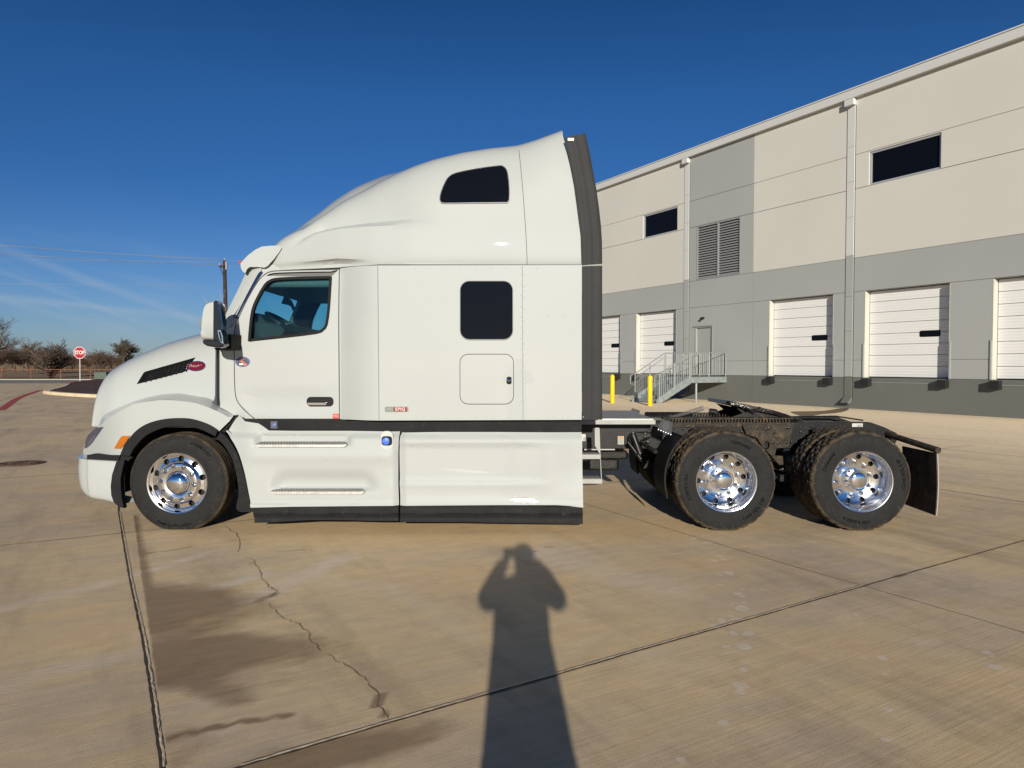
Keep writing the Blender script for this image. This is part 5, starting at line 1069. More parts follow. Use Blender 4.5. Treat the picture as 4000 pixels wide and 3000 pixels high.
def wheel(px, py, Yf, r_scale, front, zc=None):
    x, z = W(px, py, Yf); z = zc or z
    rb = rim_front() if front else rim_rear()
    rim = build('wheel', MBshift(rb, x, Yf, z), CHROME, tr, smooth=40, loc=(x, Yf, z))
    ty = tyre_mb(not front); ty.v = [(a * r_scale, b, c * r_scale) for a, b, c in ty.v]
    zf = .004 - z
    ty.v = [(a + (0 if c > zf else math.copysign(.0, a)), b - (0 if c > zf + .05 else .012 * (zf + .05 - c) / .06 * (1 if b < .1 else -1)), max(c, zf)) for a, b, c in ty.v]
    build('tyre', MBshift(ty, x, Yf, z), TYRE_F if front else TYRE, rim, smooth=30, loc=(x, Yf, z))
    hb = hub_front() if front else hub_rear(); build('hub_cap', MBshift(hb, x, Yf, z), CHROMEH, rim, smooth=45, loc=(x, Yf, z))
    n0 = None
    for k in range(10):
        a = 2 * math.pi * (k + (.85 if front else .35)) / 10; rb_ = .1675; p = (x + rb_ * math.cos(a), Yf + (.009 if front else .205), z + rb_ * math.sin(a))
        if n0 is None: n0 = build('lug_nut', MBshift(nut_mb(.055 if front else .045, front), *p), CHROMEH, rim, smooth=45, loc=p)
        else:
            c = n0.copy(); col.objects.link(c); c.parent = rim; c.location = Vector(p) - Vector((x, Yf, z))
    mb = MB(); mb.lathe([(.11, .10 if front else .22), (.27, .10 if front else .25), (.27, .13 if front else .27), (.11, .14 if front else .28)], 32); build('brake_drum', MBshift(mb, x, Yf, z), DARK, rim, loc=(x, Yf, z))
    def arc_text(s_, ang, r0, size, flip=False):
        me = text_mesh(s_, size, .0012, bold=.0012); mb = MB()
        def T(a, b, c):
            rr_ = r0 + (b if not flip else -b); an = R(ang) - (a if not flip else -a) / r0
            yb = float(np.interp(rr_ / r_scale, [.295, .302, .33, .37, .41, .445, .468], [.030, .012, .0, -.007, -.006, .004, .014])); return (x + rr_ * math.cos(an), Yf + yb - .0025 - c, z + rr_ * math.sin(an))
        mb.merge(me, T); build('tyre_lettering', mb, TYRETXT, rim, fix=False)
    if front: arc_text('Conti EcoPlus HS3+', -95, .425, .042, True); arc_text('A 275/80 R 22.5', 55, .425, .036)
    else: arc_text('Conti HDL 3 EP', -45 if px < 3000 else 12, .40, .046, True); arc_text('A 295/75 R 22.5', 188 if px < 3000 else -100, .40, .040, px > 3000); arc_text('Continental', 70 if px < 3000 else 150, .40, .044)
    return rim
def MBshift(mb, x, y, z): mb.v = [(a + x, b + y, c + z) for a, b, c in mb.v]; return mb
w1 = wheel(692, 1890, 6.94, .985, True, .468); w2 = wheel(2838, 1878, YW, 1.0, False, .492); w3 = wheel(3370, 1879, YW, 1.0, False, .492)
# far-side and inner wheels (same meshes, turned round)
def copy_wheel(src, Yf, turn):
    c = src.copy(); col.objects.link(c); c.location = (src.location.x, Yf - YC, src.location.z); c.rotation_euler = (0, 0, math.pi if turn else 0)
    for ch in src.children:
        if ch.name.startswith('tyre_lettering'): continue
        d = ch.copy(); col.objects.link(d); d.parent = c
for w, yy in ((w1, 6.94), (w2, YW), (w3, YW)): copy_wheel(w, 2 * YC - yy, True)
for w in (w2, w3): copy_wheel(w, YW + .56 + .045, True); copy_wheel(w, 2 * YC - YW - .605, False)

# ---- frame, suspension, fittings
fx0 = W(*cD(-300, 250), 7.67)[0]; fz1 = W(*cD(300, 224), 7.67)[1]; fz0 = fz1 - .27
railp = [(-2.9, fz0), (-2.9, fz1)] + P(cD, [(1600, 212), (1715, 214), (1790, 240), (1862, 275), (1870, 300)], 7.67) + [(W(*cD(1840, 350), 7.67)[0], fz1 - .26), (W(*cD(1700, 350), 7.67)[0], fz0)]
mb = panel(railp, Y=7.67, th=.09); mb2 = flipy(mb, YC)
RL = build('frame_rail', mb, FRAMEC, tr, bevel=.008); build('frame_rail', mb2, FRAMEC, tr, bevel=.008)
mb = MB(); rr = random.Random(11)
for xx in (-1, 1.0, 2.2, 3.6): mb.box(xx, xx + .1, 7.762, 8.438, fz0 + .02, fz1 - .03)
build('crossmember', mb, FRAMEM, tr)
def boxpx(mb, cv, u0, v0, u1, v1, Y0, Y1, mat=0): a = W(*cv(u0, v0), Y0); b = W(*cv(u1, v1), Y0); mb.box(min(a[0], b[0]), max(a[0], b[0]), Y0, Y1, min(a[1], b[1]), max(a[1], b[1]), mat)
mb = MB()   # bolts along the frame web and gusset
for i in range(46):
    u, v = rr.uniform(360, 1600), rr.choice([240, 252, 268, 300, 330]) + rr.uniform(-4, 4); x, z = W(*cD(u, v), 7.655); mb.lathe([(.012, 0), (.012, -.02), (.001, -.022)], 6, (x, 7.668, z))
for u, v in ((1035, 240), (1075, 245), (1130, 250), (1145, 245), (1240, 243), (1255, 243), (1060, 290), (1170, 270), (1165, 325), (1195, 328), (1240, 325), (1270, 320)): x, z = W(*cD(u, v), 7.64); mb.lathe([(.016, 0), (.016, -.03), (.001, -.034)], 6, (x, 7.64, z))
build('frame_bolts', mb, FRAMEM, RL)
mb = panel(P(cD, [(1000, 228), (1285, 228), (1275, 260), (1260, 345), (1230, 356), (1190, 358), (1180, 400), (1225, 402), (1228, 450), (1205, 452), (1160, 400), (1120, 360), (1080, 300), (1020, 280)], 7.62), [[W(*cD(1134 + 17 * math.cos(t_), 342 + 24 * math.sin(t_)), 7.62) for t_ in [2 * math.pi * k / 14 for k in range(14)]]], Y=7.62, th=.04); build('suspension_hanger', mb, RUSTY, tr, bevel=.005)
# deck plate and side step ladder
mb = MB(); dxa, dxb = W(*cD(60, 210), 7.45)[0], W(*cD(512, 210), 7.45)[0]; dz1 = W(*cD(300, 202), 7.42)[1]
mb.box(dxa, dxb, 7.42, 8.78, dz1 - .045, dz1); dk = build('deck_plate', mb, STEELW, tr, bevel=.004)
mb = MB(); k = 46
for i in range(k): x = dxa + .25 + (dxb - dxa - .27) * i / k; mb.box(x, x + .010, 7.425, 8.775, dz1 + .0005, dz1 + .016)
build('deck_ridges', mb, ALU, dk)
mb = panel(P(cH, [(228, 480), (240, 473), (285, 474), (290, 482), (300, 790), (318, 1100), (306, 1100), (290, 790), (275, 770), (230, 690)], 7.0), Y=7.0, th=.05); ld = build('access_ladder', mb, STEELW, tr, bevel=.003)
for (v0, v1, u1) in ((800, 857, 303), (1100, 1157, 322)):
    mb = MB(); a = W(*cH(40, v0), 6.97); b = W(*cH(u1, v1), 6.97); mb.box(a[0], b[0], 6.97, 7.16, b[1], a[1]); 
    for i in range(9): mb.box(a[0] + .02 + i * (b[0] - a[0] - .03) / 9, a[0] + .03 + i * (b[0] - a[0] - .03) / 9, 6.98, 7.15, a[1] + .0005, a[1] + .008)
    build('ladder_step', mb, STEELW, ld, bevel=.003)
LBW = M('white label', (.45, .44, .42), .6); LBG = M('grey label print', (.25, .27, .25), .6); LBO = M('orange label print', (.42, .18, .06), .6)
for (cv_, q0, q1, m_) in ((cH, (512, 575, 584, 676), (518, 602, 578, 670), LBG), (cH, (60, 550, 118, 636), (90, 590, 116, 632), LBG), (cI, (1185, 370, 1300, 408), (1240, 384, 1292, 406), LBG)):
    mb = MB(); boxpx(mb, cv_, *q0, 7.664, 7.667); fl0 = build('frame_label', mb, LBW, tr); mb = MB(); boxpx(mb, cv_, *q1, 7.6615, 7.6635); build('label_print', mb, m_, fl0)
    if q0[0] == 512: mb = MB(); boxpx(mb, cH, 518, 579, 578, 600, 7.6615, 7.6635); build('label_band', mb, LBO, fl0)
mb = MB(); boxpx(mb, cH, 100, 722, 475, 746, 7.69, 7.9); build('far_fairing_edge', mb, WHITE, tr)
mb = MB(); boxpx(mb, cH, 80, 760, 640, 870, 7.8, 8.4); mb.box(-.2, 1.2, 7.85, 8.35, .45, .66); build('driveline', mb, FRAMEM, tr, bevel=.03)
# gusset and air-bag support forward of the drive axle
mb = panel(P(cH, [(680, 530), (910, 520), (935, 560), (900, 600), (800, 640), (812, 780), (808, 900), (770, 870), (740, 780), (690, 700), (640, 650), (640, 590)], 7.58), Y=7.56, th=.10); build('spring_hanger', mb, FRAMEM, tr, bevel=.02)
mb = MB()
for (a, b, r_) in (((700, 560), (790, 800), .035), ((640, 650), (800, 860), .02)):
    p, q = W(*cH(*a), 7.5), W(*cH(*b), 7.45); mb.tube([(p[0], 7.52, p[1]), (q[0], 7.48, q[1])], r_, 10)
for i in range(9): u, v = rr.uniform(640, 930), rr.uniform(540, 720); p = W(*cH(u, v), 7.54); mb.lathe([(.018, 0), (.018, -.03), (.001, -.034)], 6, (p[0], 7.56, p[1]))
build('hanger_struts', mb, FRAMEM, tr, smooth=40)
for sgn in (1,):
    a = W(*cH(800, 655), 7.5); b = W(*cH(975, 765), 6.98); mb = MB(); mb.tube([(a[0], 7.5, a[1]), (b[0], 6.98, b[1])], .022, 16); build('fender_tube', mir(mb), FRAMEM, tr, smooth=40)
# quarter fenders ahead of the drive wheels (curved sheet)
cxw, czw = W(2838, 1878, YW)[0], .492
rows = []
for k in range(19):
    a = R(207 - 75 * k / 18) if False else R(196 - 62 * k / 18)
    r_ = .60; rows.append([(cxw + r_ * math.cos(a) + .02, y, czw + r_ * math.sin(a)) for y in (7.03, 7.04, 7.3, 7.56)])
rows = [[(rows[0][0][0] - .002, y, rows[0][0][2] - .03) for y in (7.03, 7.04, 7.3, 7.56)]] + rows
mb = MB(); mb.grid(rows); mb.grid([[(x + .018, y, z) for x, y, z in r] for r in rows]); mb.grid([[r[0], (r[0][0] + .018, r[0][1], r[0][2])] for r in rows]); mb.grid([rows[0], [(x + .018, y, z) for x, y, z in rows[0]]]); mir(mb)
qf = build('quarter_fender', mb, BLACKP, tr, smooth=60)
fp_ = [(1045, 362), (1185, 408), (1165, 560), (1000, 490)]
for Yq, cen in ((7.25, None), (8.95, None)):
    if Yq > 8: 
        pl = P(cH, [(686, 232), (782, 262), (770, 306), (655, 306)], Yq)
        cc = W(*cH(715, 282), Yq); rr_ = .038
    else: pl = P(cH, fp_, Yq); cc = W(*cH(1098, 450), Yq); rr_ = .045
    mb = panel(pl, Y=Yq, th=.012); fl_ = build('fender_flap', mb, M('black rubber flap', (.02, .02, .024), .6), tr)
    mb = MB(); mb.lathe([(rr_, -.001), (rr_ * .9, -.002), (.001, -.002)], 28, (cc[0], Yq, cc[1])); mb.v = [(cc[0] + (x - cc[0]) * .8, y, cc[1] + (z - cc[1]) * 1.1 if Yq < 8 else cc[1] + (z - cc[1]) * .8) for x, y, z in mb.v]; build('flap_logo', mb, M('grey printed logo', (.07, .075, .085), .7, spec=.1), fl_)
mb = MB()
for i in range(6): p = W(*cH(1010 + i * 30, 498 + i * 12.5), 7.24); mb.lathe([(.009, 0), (.009, -.008), (.001, -.01)], 8, (p[0], 7.245, p[1]))
build('flap_bolts', mb, CHROME, qf)
# slide rails with teeth, fifth wheel
zr_ = fz1
for Yr in (7.66, 8.40):
    mb = MB(); xa, xb = W(*cD(560, 0), 7.66)[0], W(*cD(1285, 0), 7.66)[0]; mb.box(xa, xb, Yr, Yr + .14, zr_ + .001, zr_ + .02); mb.box(xa, xb, Yr - .012, Yr - .001, zr_ - .03, zr_ + .018)
    for i in range(40): x = xa + .02 + (xb - xa - .04) * i / 40; mb.box(x, x + .018, Yr + .0, Yr + .05, zr_ + .0205, zr_ + .055)
    mb.box(xa, xb, Yr + .0, Yr + .14, zr_ + .0555, zr_ + .07); build('slide_rail', mb, RUSTY if Yr < 8 else FRAMEM, tr)
fw_f = W(*cD(868, 84), 8.03); fw_b = W(*cD(1325, 182), 8.03); L5 = math.hypot(fw_b[0] - fw_f[0], fw_b[1] - fw_f[1]); an = math.atan2(fw_b[1] - fw_f[1], fw_b[0] - fw_f[0])
def FT(l, y, h): return (fw_f[0] + l * math.cos(an) - h * math.sin(an), YC + y, fw_f[1] + l * math.sin(an) + h * math.cos(an))
hsh = [(0, -.36), (.03, -.42), (.25, -.46), (.5, -.46), (.66, -.42), (L5, -.20), (L5, -.13), (.68, -.10), (.52, -.06), (.47, 0)]
hsh2 = hsh + [(l, -y) for l, y in hsh[-2::-1]]
bm = bmesh.new(); vs_ = [bm.verts.new((l, y, 0)) for l, y in hsh2]; bmesh.ops.triangle_fill(bm, use_beauty=True, edges=[bm.edges.new((vs_[i], vs_[(i + 1) % len(vs_)])) for i in range(len(vs_))])
fcs = [tuple(v.index for v in f.verts) for f in bm.faces]; bm.verts.index_update(); n_ = len(hsh2); fcs = [tuple(v.index for v in f.verts) for f in bm.faces]; bm.free()
droop = lambda l: -.04 * sst(.5, L5, l)
mb = MB(); mb.add([FT(l, y, droop(l)) for l, y in hsh2] + [FT(l, y, droop(l) - .045) for l, y in hsh2], fcs + [tuple(i + n_ for i in f[::-1]) for f in fcs] + [(i, i + n_, (i + 1) % n_ + n_, (i + 1) % n_) for i in range(n_)])
f5 = build('fifth_wheel', mb, GREASE, tr, bevel=.008)
mb = MB()
for y in (-.34, .34):
    pr = [(.10, -.05), (.62, -.05), (.60, -.10), (.46, -.13), (.40, -.17), (.28, -.17), (.22, -.11)]
    vs = [FT(l, y - .02, h) for l, h in pr] + [FT(l, y + .02, h) for l, h in pr]; k = len(pr); mb.add(vs, [tuple(range(k)), tuple(range(2 * k - 1, k - 1, -1))] + [(i, i + k, (i + 1) % k + k, (i + 1) % k) for i in range(k)])
    bx_ = FT(.34, 0, 0)[0]; mb.prism([(bx_ - .30, zr_ + .071), (bx_ + .34, zr_ + .071), (bx_ + .10, zr_ + .15), (bx_ + .02, zr_ + .19), (bx_ - .08, zr_ + .15)], YC + y - .06, YC + y - .025)
    c_ = FT(.34, y, -.13); mb.tube([(c_[0], YC + y - .08, c_[2]), (c_[0], YC + y + .08, c_[2])], .03, 12)
mb.tube([FT(.15, -.42, -.03), FT(.30, -.50, -.06)], .012, 8); mb.tube([FT(.5, -.2, -.07), FT(.5, .2, -.07)], .04, 10)
build('fifth_wheel_bracket', mb, FRAMEM, f5, bevel=.006)
mb = MB(); p0 = W(*cD(600, 187), 7.95); p1 = W(*cD(782, 134), 7.95); pts = []
nn = 26
for i in range(nn * 10 + 1):
    f = i / (nn * 10); t_ = 2 * math.pi * f * nn; d = Vector((p1[0] - p0[0], 0, p1[1] - p0[1])); pz = Vector((-d.z, 0, d.x)).normalized(); pts.append(Vector((p0[0], 7.95, p0[1])) + d * f + (pz * math.cos(t_) + Vector((0, 1, 0)) * math.sin(t_)) * (.017 + .008 * f))
mb.tube(pts, .0038, 5); mb.tube([(p0[0] - .05, 7.95, p0[1] - .06), (p0[0] - .02, 7.95, p0[1]), (p0[0], 7.95, p0[1])], .004, 5)
c_ = W(*cD(838, 155), 7.9); mb.tube([(p1[0], 7.95, p1[1]), (p1[0] + .04, 7.93, p1[1] + .004), (c_[0] - .04, 7.9, c_[1])], .004, 5)
build('coiled_air_line', mb, M('grey coiled hose', (.16, .16, .165), .4), tr, smooth=60)
mb = MB(); mb.tube([(c_[0] - .045, 7.9, c_[1] + .005), (c_[0] + .03, 7.9, c_[1] - .006)], .036, 16); mb.tube([(c_[0] + .03, 7.9, c_[1] - .006), (c_[0] + .06, 7.9, c_[1] - .03)], [.03, .02], 12); build('air_cylinder', mb, FRAMEM, tr, smooth=40)
mb = MB()   # air tank and round brake parts between rails
c_ = W(*cD(590, 178), 8.05); mb.tube([(c_[0] - .25, 8.15, c_[1] - .05), (c_[0] + .28, 8.15, c_[1] - .05)], .09, 20); mb.tube([(c_[0] - .28, 7.82, fz1 + .01), (c_[0] + .9, 7.86, fz1 + .02), (c_[0] + 1.3, 7.9, fz1)], .012, 6); mb.tube([(c_[0] + 1.1, 8.3, fz1 + .03), (c_[0] + 2.0, 8.25, fz1 + .045), (c_[0] + 2.3, 8.2, fz1)], .010, 6)
build('air_tank', mb, FRAMEM, tr, smooth=40)
mb = MB()
for xw in (W(2838, 0, YW)[0], W(3370, 0, YW)[0]):
    mb.tube([(xw, 7.2, .49), (xw, 9.0, .49)], .075, 14); mb.lathe([(.04, -.22), (.18, -.15), (.20, 0), (.18, .15), (.04, .22)], 24, (xw, YC, .50)); mb.box(xw - .48, xw + .30, 7.58, 7.66, .38, .45); mb.box(xw - .48, xw + .30, 8.54, 8.62, .38, .45)
    mb.tube([(xw + .28, 7.6, .45), (xw + .28, 7.6, .75)], .10, 16); mb.tube([(xw + .28, 8.6, .45), (xw + .28, 8.6, .75)], .10, 16); mb.tube([(xw - .1, 7.62, .60), (xw - .12, 7.58, .95)], .022, 8)
build('drive_axle', mb, FRAMEM, tr, smooth=40)
# rear mud flaps on tubes
hx = W(*cI(2105, 660), 6.86)
for side in (0, 1):
    mb = MB(); a = W(*cI(1640, 490), 7.62); b = W(*cI(2113, 662), 6.86); pts = [(a[0], 7.66, a[1]), (a[0] + .06, 7.5, a[1] - .005), (b[0] - .0, 6.86, b[1])]
    mb.tube([(a[0] - .05, 7.68, a[1]), (b[0], 6.86, b[1])], .032, 18, caps=False); mb.tube([(a[0] - .05, 7.68, a[1]), (b[0], 6.862, b[1])], .026, 18); mb = flipy(mb, YC) if side else mb; hg = build('flap_hanger', mb, RUSTY, tr, smooth=40)
    zt_, zb_ = b[1] - .03, W(*cI(2125, 1365), 6.88)[1]; mb = MB(); rows = []
    for k in range(9): f = k / 8; rows.append([(b[0] + .012 - .01 * (1 - g) + .015 * math.sin(f * 3), 6.88 + .62 * g, zt_ + (zb_ - zt_) * f) for g in (0, .25, .5, .75, 1)])
    mb.grid(rows); mb.grid([[(x - .01, y, z) for x, y, z in r] for r in rows]); mb.grid([[r[0], (r[0][0] - .01, r[0][1], r[0][2])] for r in rows]); mb = flipy(mb, YC) if side else mb
    eb = MB(); eb.tube([(b[0] + .004 + .015 * math.sin(f_ * 3) , 6.876, zt_ + (zb_ - zt_) * f_) for f_ in (0, .25, .5, .75, 1)], .004, 5); eb = flipy(eb, YC) if side else eb; build('flap_edge', eb, M('pale flap edge', (.45, .42, .38), .6), hg)
    build('mud_flap', mb, M('dirty mud flap', (.035, .03, .026), .75, noise=(9, .5), mix=((.10, .075, .05), 11, .5, .2, .9), coords='Object'), hg)

# ================================================================ BACKGROUND
BARK = M('grey brown bark', (.06, .045, .035), .95, noise=(5, .3)); TWIG = M('bare twigs', (.085, .06, .042), .95, noise=(2, .3)); TWIG2 = M('reddish bare twigs', (.095, .055, .038), .95, noise=(2, .3)); PALE_T = M('pale twigs', (.30, .26, .21), .9)
LEAFD = M('dark live oak leaves', (.045, .045, .022), .8, noise=(1.5, .5))
def tree_mb(seed, h, spread, levels, trunks=1, lean=0., k0=4, rt=.02, up=.35, twigr=.0035, kids=(4, 6)):
    r = random.Random(seed); tk, cw_ = MB(), MB()
    def grow(p, d, L, rad, lv):
        n = 4; pts = [p]; q = p.copy(); dd = d.copy()
        for i in range(n):
            dd = (dd + Vector((r.uniform(-1, 1), r.uniform(-1, 1), r.uniform(-.6, 1) * .8)) * .20 + Vector((0, 0, up * .12))).normalized(); q = q + dd * (L / n); pts.append(q.copy())
        rs = [max(twigr * h / 6, rad * (1 - .55 * i / n)) for i in range(n + 1)]
        (tk if lv >= levels - 1 else cw_).tube(pts, rs, 7 if lv >= levels - 1 else 3, caps=False)
        if lv <= 0: return
        for c in range(r.randint(*kids)):
            f = r.uniform(.3, 1); i = min(n - 1, int(f * n)); bp_ = pts[i].lerp(pts[i + 1], f * n - i)
            side = Vector((r.uniform(-1, 1), r.uniform(-1, 1), r.uniform(-.25, .6))).normalized()
            grow(bp_, (dd * .55 + side * spread).normalized(), L * r.uniform(.5, .78), rad * .48, lv - 1)
    for k in range(trunks):
        a = r.uniform(0, 6.28); d = Vector((math.cos(a) * lean, math.sin(a) * lean, 1)).normalized(); grow(Vector((math.cos(a) * .15 * (trunks > 1), math.sin(a) * .15 * (trunks > 1), 0)), d, h * .42, rt * h, levels)
    return tk, cw_
def mk_tree(name, x, y, z, args, mats, label, group=None, rot=0, scale=1, leaves=None):
    root = empty(name, (x, y, z), label, 'tree', group)
    tk, cw_ = tree_mb(**args)
    MBshift(tk, x, y, z); MBshift(cw_, x, y, z)
    build('trunk', tk, mats[0], root, fix=False); c = build('crown', cw_, mats[1], root, fix=False)
    if leaves:
        r = random.Random(args['seed']); lf = MB(); src = cw_.v
        for i in range(leaves):
            p = Vector(src[r.randrange(len(src))]) + Vector((r.gauss(0, .12), r.gauss(0, .12), r.gauss(0, .08))); s_ = r.uniform(.05, .13); a = Vector((r.gauss(0, 1), r.gauss(0, 1), r.gauss(0, 1))).normalized(); b = a.orthogonal().normalized(); b2 = a.cross(b)
            lf.add([p + b * s_, p + b2 * s_ * .7, p - b * s_, p - b2 * s_ * .7], [(0, 1, 2, 3)])
        build('leaves', lf, LEAFD, root, fix=False)
    root.rotation_euler = (0, 0, rot); root.scale = (scale,) * 3; return root
def atp(px, y): return (px - 2000) / F_PX * y
# three young leafless trees by the far drive
Y3 = 40
mk_tree('bare_sapling', atp(842, Y3), Y3, .15, dict(seed=3, h=6.2, spread=.42, levels=4, up=1.2, rt=.014, kids=(3, 5), twigr=.0042), (BARK, PALE_T), 'young bare tree beside the utility pole, seen behind the left door mirror')
mk_tree('bare_sapling', atp(1035, Y3), Y3, .15, dict(seed=5, h=6.1, spread=.45, levels=4, up=1.2, rt=.014, kids=(3, 5), twigr=.0042), (BARK, PALE_T), 'young bare tree seen through the windscreen end of the cab window')
mk_tree('bare_sapling', atp(1132, Y3), Y3, .15, dict(seed=8, h=5.4, spread=.40, levels=4, up=1.2, rt=.014, kids=(3, 4), twigr=.0042), (BARK, PALE_T), 'young bare tree seen through the cab window beside the steering wheel')
mk_tree('mesquite_tree', atp(188, 80), 80, .05, dict(seed=21, h=5.6, spread=.95, levels=4, trunks=3, lean=.75, up=.15, rt=.05, kids=(4, 6)), (BARK, TWIG), 'crooked bare mesquite with forked dark trunks just left of the stop sign')
mk_tree('mesquite_tree', atp(372, 92), 92, .2, dict(seed=25, h=5.2, spread=.9, levels=4, trunks=2, lean=.6, up=.2, rt=.025, kids=(4, 6)), (BARK, TWIG2), 'low bare mesquite standing just right of the stop sign')
mk_tree('large_bare_tree', atp(-45, 88), 88, .2, dict(seed=31, h=11.5, spread=.85, levels=5, up=.35, rt=.03, kids=(4, 5)), (BARK, TWIG), 'tall bare tree cut off by the left edge of the photo')
mk_tree('live_oak', atp(500, 112), 112, .5, dict(seed=41, h=6.6, spread=.95, levels=4, trunks=2, lean=.4, up=.25, rt=.03, kids=(5, 6)), (BARK, TWIG), 'wide dark live oak with some green leaves, behind the slope of the bonnet', leaves=2600)
protos = [mk_tree('field_tree', atp(60, 150), 150, .9, dict(seed=51, h=7.0, spread=.9, levels=4, trunks=3, lean=.6, up=.4, rt=.02, kids=(5, 7), twigr=.006), (BARK, TWIG), 'leafless tree in the tangled brown tree line beyond the field', 'bare trees of the far tree line'),
          mk_tree('field_tree', atp(120, 145), 145, .9, dict(seed=52, h=6.2, spread=1.0, levels=4, trunks=4, lean=.7, up=.4, rt=.02, kids=(5, 7), twigr=.006), (BARK, TWIG2), 'leafless tree in the tangled brown tree line beyond the field', 'bare trees of the far tree line'),
          mk_tree('field_tree', atp(-40, 155), 155, .9, dict(seed=53, h=6.6, spread=.95, levels=4, trunks=3, lean=.8, up=.3, rt=.02, kids=(5, 7), twigr=.006), (BARK, TWIG), 'leafless tree in the tangled brown tree line beyond the field', 'bare trees of the far tree line')]
rr = random.Random(9)
for i in range(30):
    src = protos[i % 3]; y = rr.uniform(128, 190); px = -50 + (i + rr.random()) * 25
    if px > 1200: break
    c = copy_tree(src); s_ = rr.uniform(.55, 1.05) * (.8 if px > 250 else 1); c.scale = (s_ * 1.25, s_ * 1.25, s_ * .82); c.location = (atp(px, y), y, .8); c.rotation_euler = (0, 0, rr.uniform(0, 6.28))
brush = MB(); 
for i in range(15000):
    y = rr.uniform(96, 215); px = rr.uniform(-400, 1300); x = atp(px, y); h = rr.uniform(.5, 1.9) * (1.3 if y > 140 else .55); a = rr.uniform(0, 6.28)
    if y < 135 and rr.random() < .82: continue
    w_ = h * .35; p = Vector((x, y, .7)); brush.add([p, p + Vector((math.cos(a) * w_, math.sin(a) * w_, h)), p + Vector((math.cos(a) * w_ + .10, math.sin(a) * w_, h * .92)), p + Vector((.07, 0, 0))], [(0, 1, 2, 3)])
tag(build('brush_thicket', brush, M('brown brush', (.095, .068, .045), .95, noise=(.3, .4)), fix=False), kind='stuff')
# stop sign
sx_, sy_, sz_ = atp(313, 66), 66, .12
sg = empty('stop_sign', (sx_, sy_, sz_), 'red octagonal stop sign on a white post at the mulch island', 'sign')
SW = M('white sign border', (.55, .54, .52), .5); SR = M('red sign face', (.30, .005, .015), .45)
zc_s = CAM_Z + (HOR - 1378) * 66 / F_PX
oct_ = lambda r_: [(sx_ + r_ / math.cos(R(22.5)) * math.cos(R(22.5 + 45 * k)), zc_s + r_ / math.cos(R(22.5)) * math.sin(R(22.5 + 45 * k))) for k in range(8)]
mb = MB(); mb.tube([(sx_ - .03, sy_ + .02, sz_ - .1), (sx_ + .0, sy_ + .02, zc_s + .2)], .035, 8); build('post', mb, SW, sg)
mb = panel(oct_(.55), Y=sy_ - .03, th=.012); pn = build('sign_panel', mb, SW, sg); mb = panel(oct_(.50), Y=sy_ - .034, th=.004); build('sign_face', mb, SR, pn)
text_at('sign_lettering', 'STOP', sx_, sy_ - .036, zc_s + .0, .44, SW, pn, ext=.002, bold=.014, T=lambda a, b, c: (sx_ + a * .86, sy_ - .036 - c, zc_s + b * 1.1))
# pipe fence
fe = empty('pipe_fence', (atp(200, 79), 79, 0), 'low rusty pipe fence running along the far side of the road', 'fence'); RST = M('rusty pipe', (.17, .07, .035), .85, noise=(3, .3))
for px in range(-500, 900, 116):
    x = atp(px + 42, 79); mb = MB(); mb.tube([(x, 79, 0), (x, 79, 1.12)], .065, 8); build('post', mb, RST, fe)
mb = MB(); mb.tube([(atp(-500, 79), 79, 1.10), (atp(900, 79), 79, 1.10)], .05, 6); build('top_rail', mb, RST, fe)
for z in (.35, .6, .85): mb = MB(); mb.tube([(atp(-500, 79), 79, z), (atp(900, 79), 79, z)], .012, 4); build('wire', mb, RST, fe)
# utility pole and wires
ux, uy = atp(882, 55), 55; WOOD = M('dark creosote wood', (.035, .023, .018), .9, noise=(4, .3))
up_ = empty('utility_pole', (ux, uy, .1), 'dark wooden utility pole rising behind the white windscreen pillar', 'utility pole')
ztop = CAM_Z + (HOR - 1020) * 55 / F_PX
mb = MB(); mb.tube([(ux + .1, uy, .1), (ux, uy, ztop)], [.19, .13], 12); build('pole', mb, WOOD, up_, smooth=50)
mb = MB(); mb.box(ux - .32, ux + .1, uy - .28, uy - .16, ztop - .55, ztop - .40); mb.tube([(ux - .3, uy - .2, ztop - .5), (ux - .05, uy - .15, ztop - 1.1)], .03, 6); build('cross_arm', mb, WOOD, up_)
mb = MB(); mb.tube([(ux, uy, ztop), (ux, uy, ztop + .2)], [.05, .03], 8); mb.tube([(ux - .3, uy - .22, ztop - .4), (ux - .3, uy - .22, ztop - .2)], [.05, .03], 8); mb.box(ux + .14, ux + .24, uy - .2, uy - .1, ztop - .7, ztop - .1); build('insulator', mb, M('grey insulator', (.25, .25, .25), .5), up_)
WIRE = M('overhead wire', (.45, .45, .46), .4, metal=.4)
def wire(p0, p1, sag, r_, lab, mat=WIRE):
    pts = []
    for i in range(25): f = i / 24; p = Vector(p0).lerp(Vector(p1), f); p.z -= sag * 4 * f * (1 - f); pts.append(p)
    mb = MB(); mb.tube(pts, r_, 6); tag(build('overhead_wire', mb, mat, smooth=60, fix=False), lab, 'wire', 'overhead wires left of the truck')
def pz(px, py, y): return (atp(px, y), y, CAM_Z + (HOR - py) * y / F_PX)
wire(pz(-500, 915, 38), pz(884, 1016, 55), .15, .018, 'topmost bright overhead wire running from the left edge to the pole top')
wire(pz(-500, 955, 38), pz(866, 1037, 55), .15, .018, 'second bright overhead wire from the top, meeting the pole at its arm')
wire(pz(884, 1016, 55), pz(2400, 1090, 70), .4, .008, 'overhead wire leaving the pole top towards the truck roof visor')
wire(pz(866, 1037, 55), pz(2400, 1120, 70), .4, .008, 'overhead wire leaving the pole arm towards the truck roof visor')
wire(pz(-500, 1000, 80), pz(878, 1025, 55), .1, .007, 'faint overhead wire just under the two bright ones, ending at the pole')
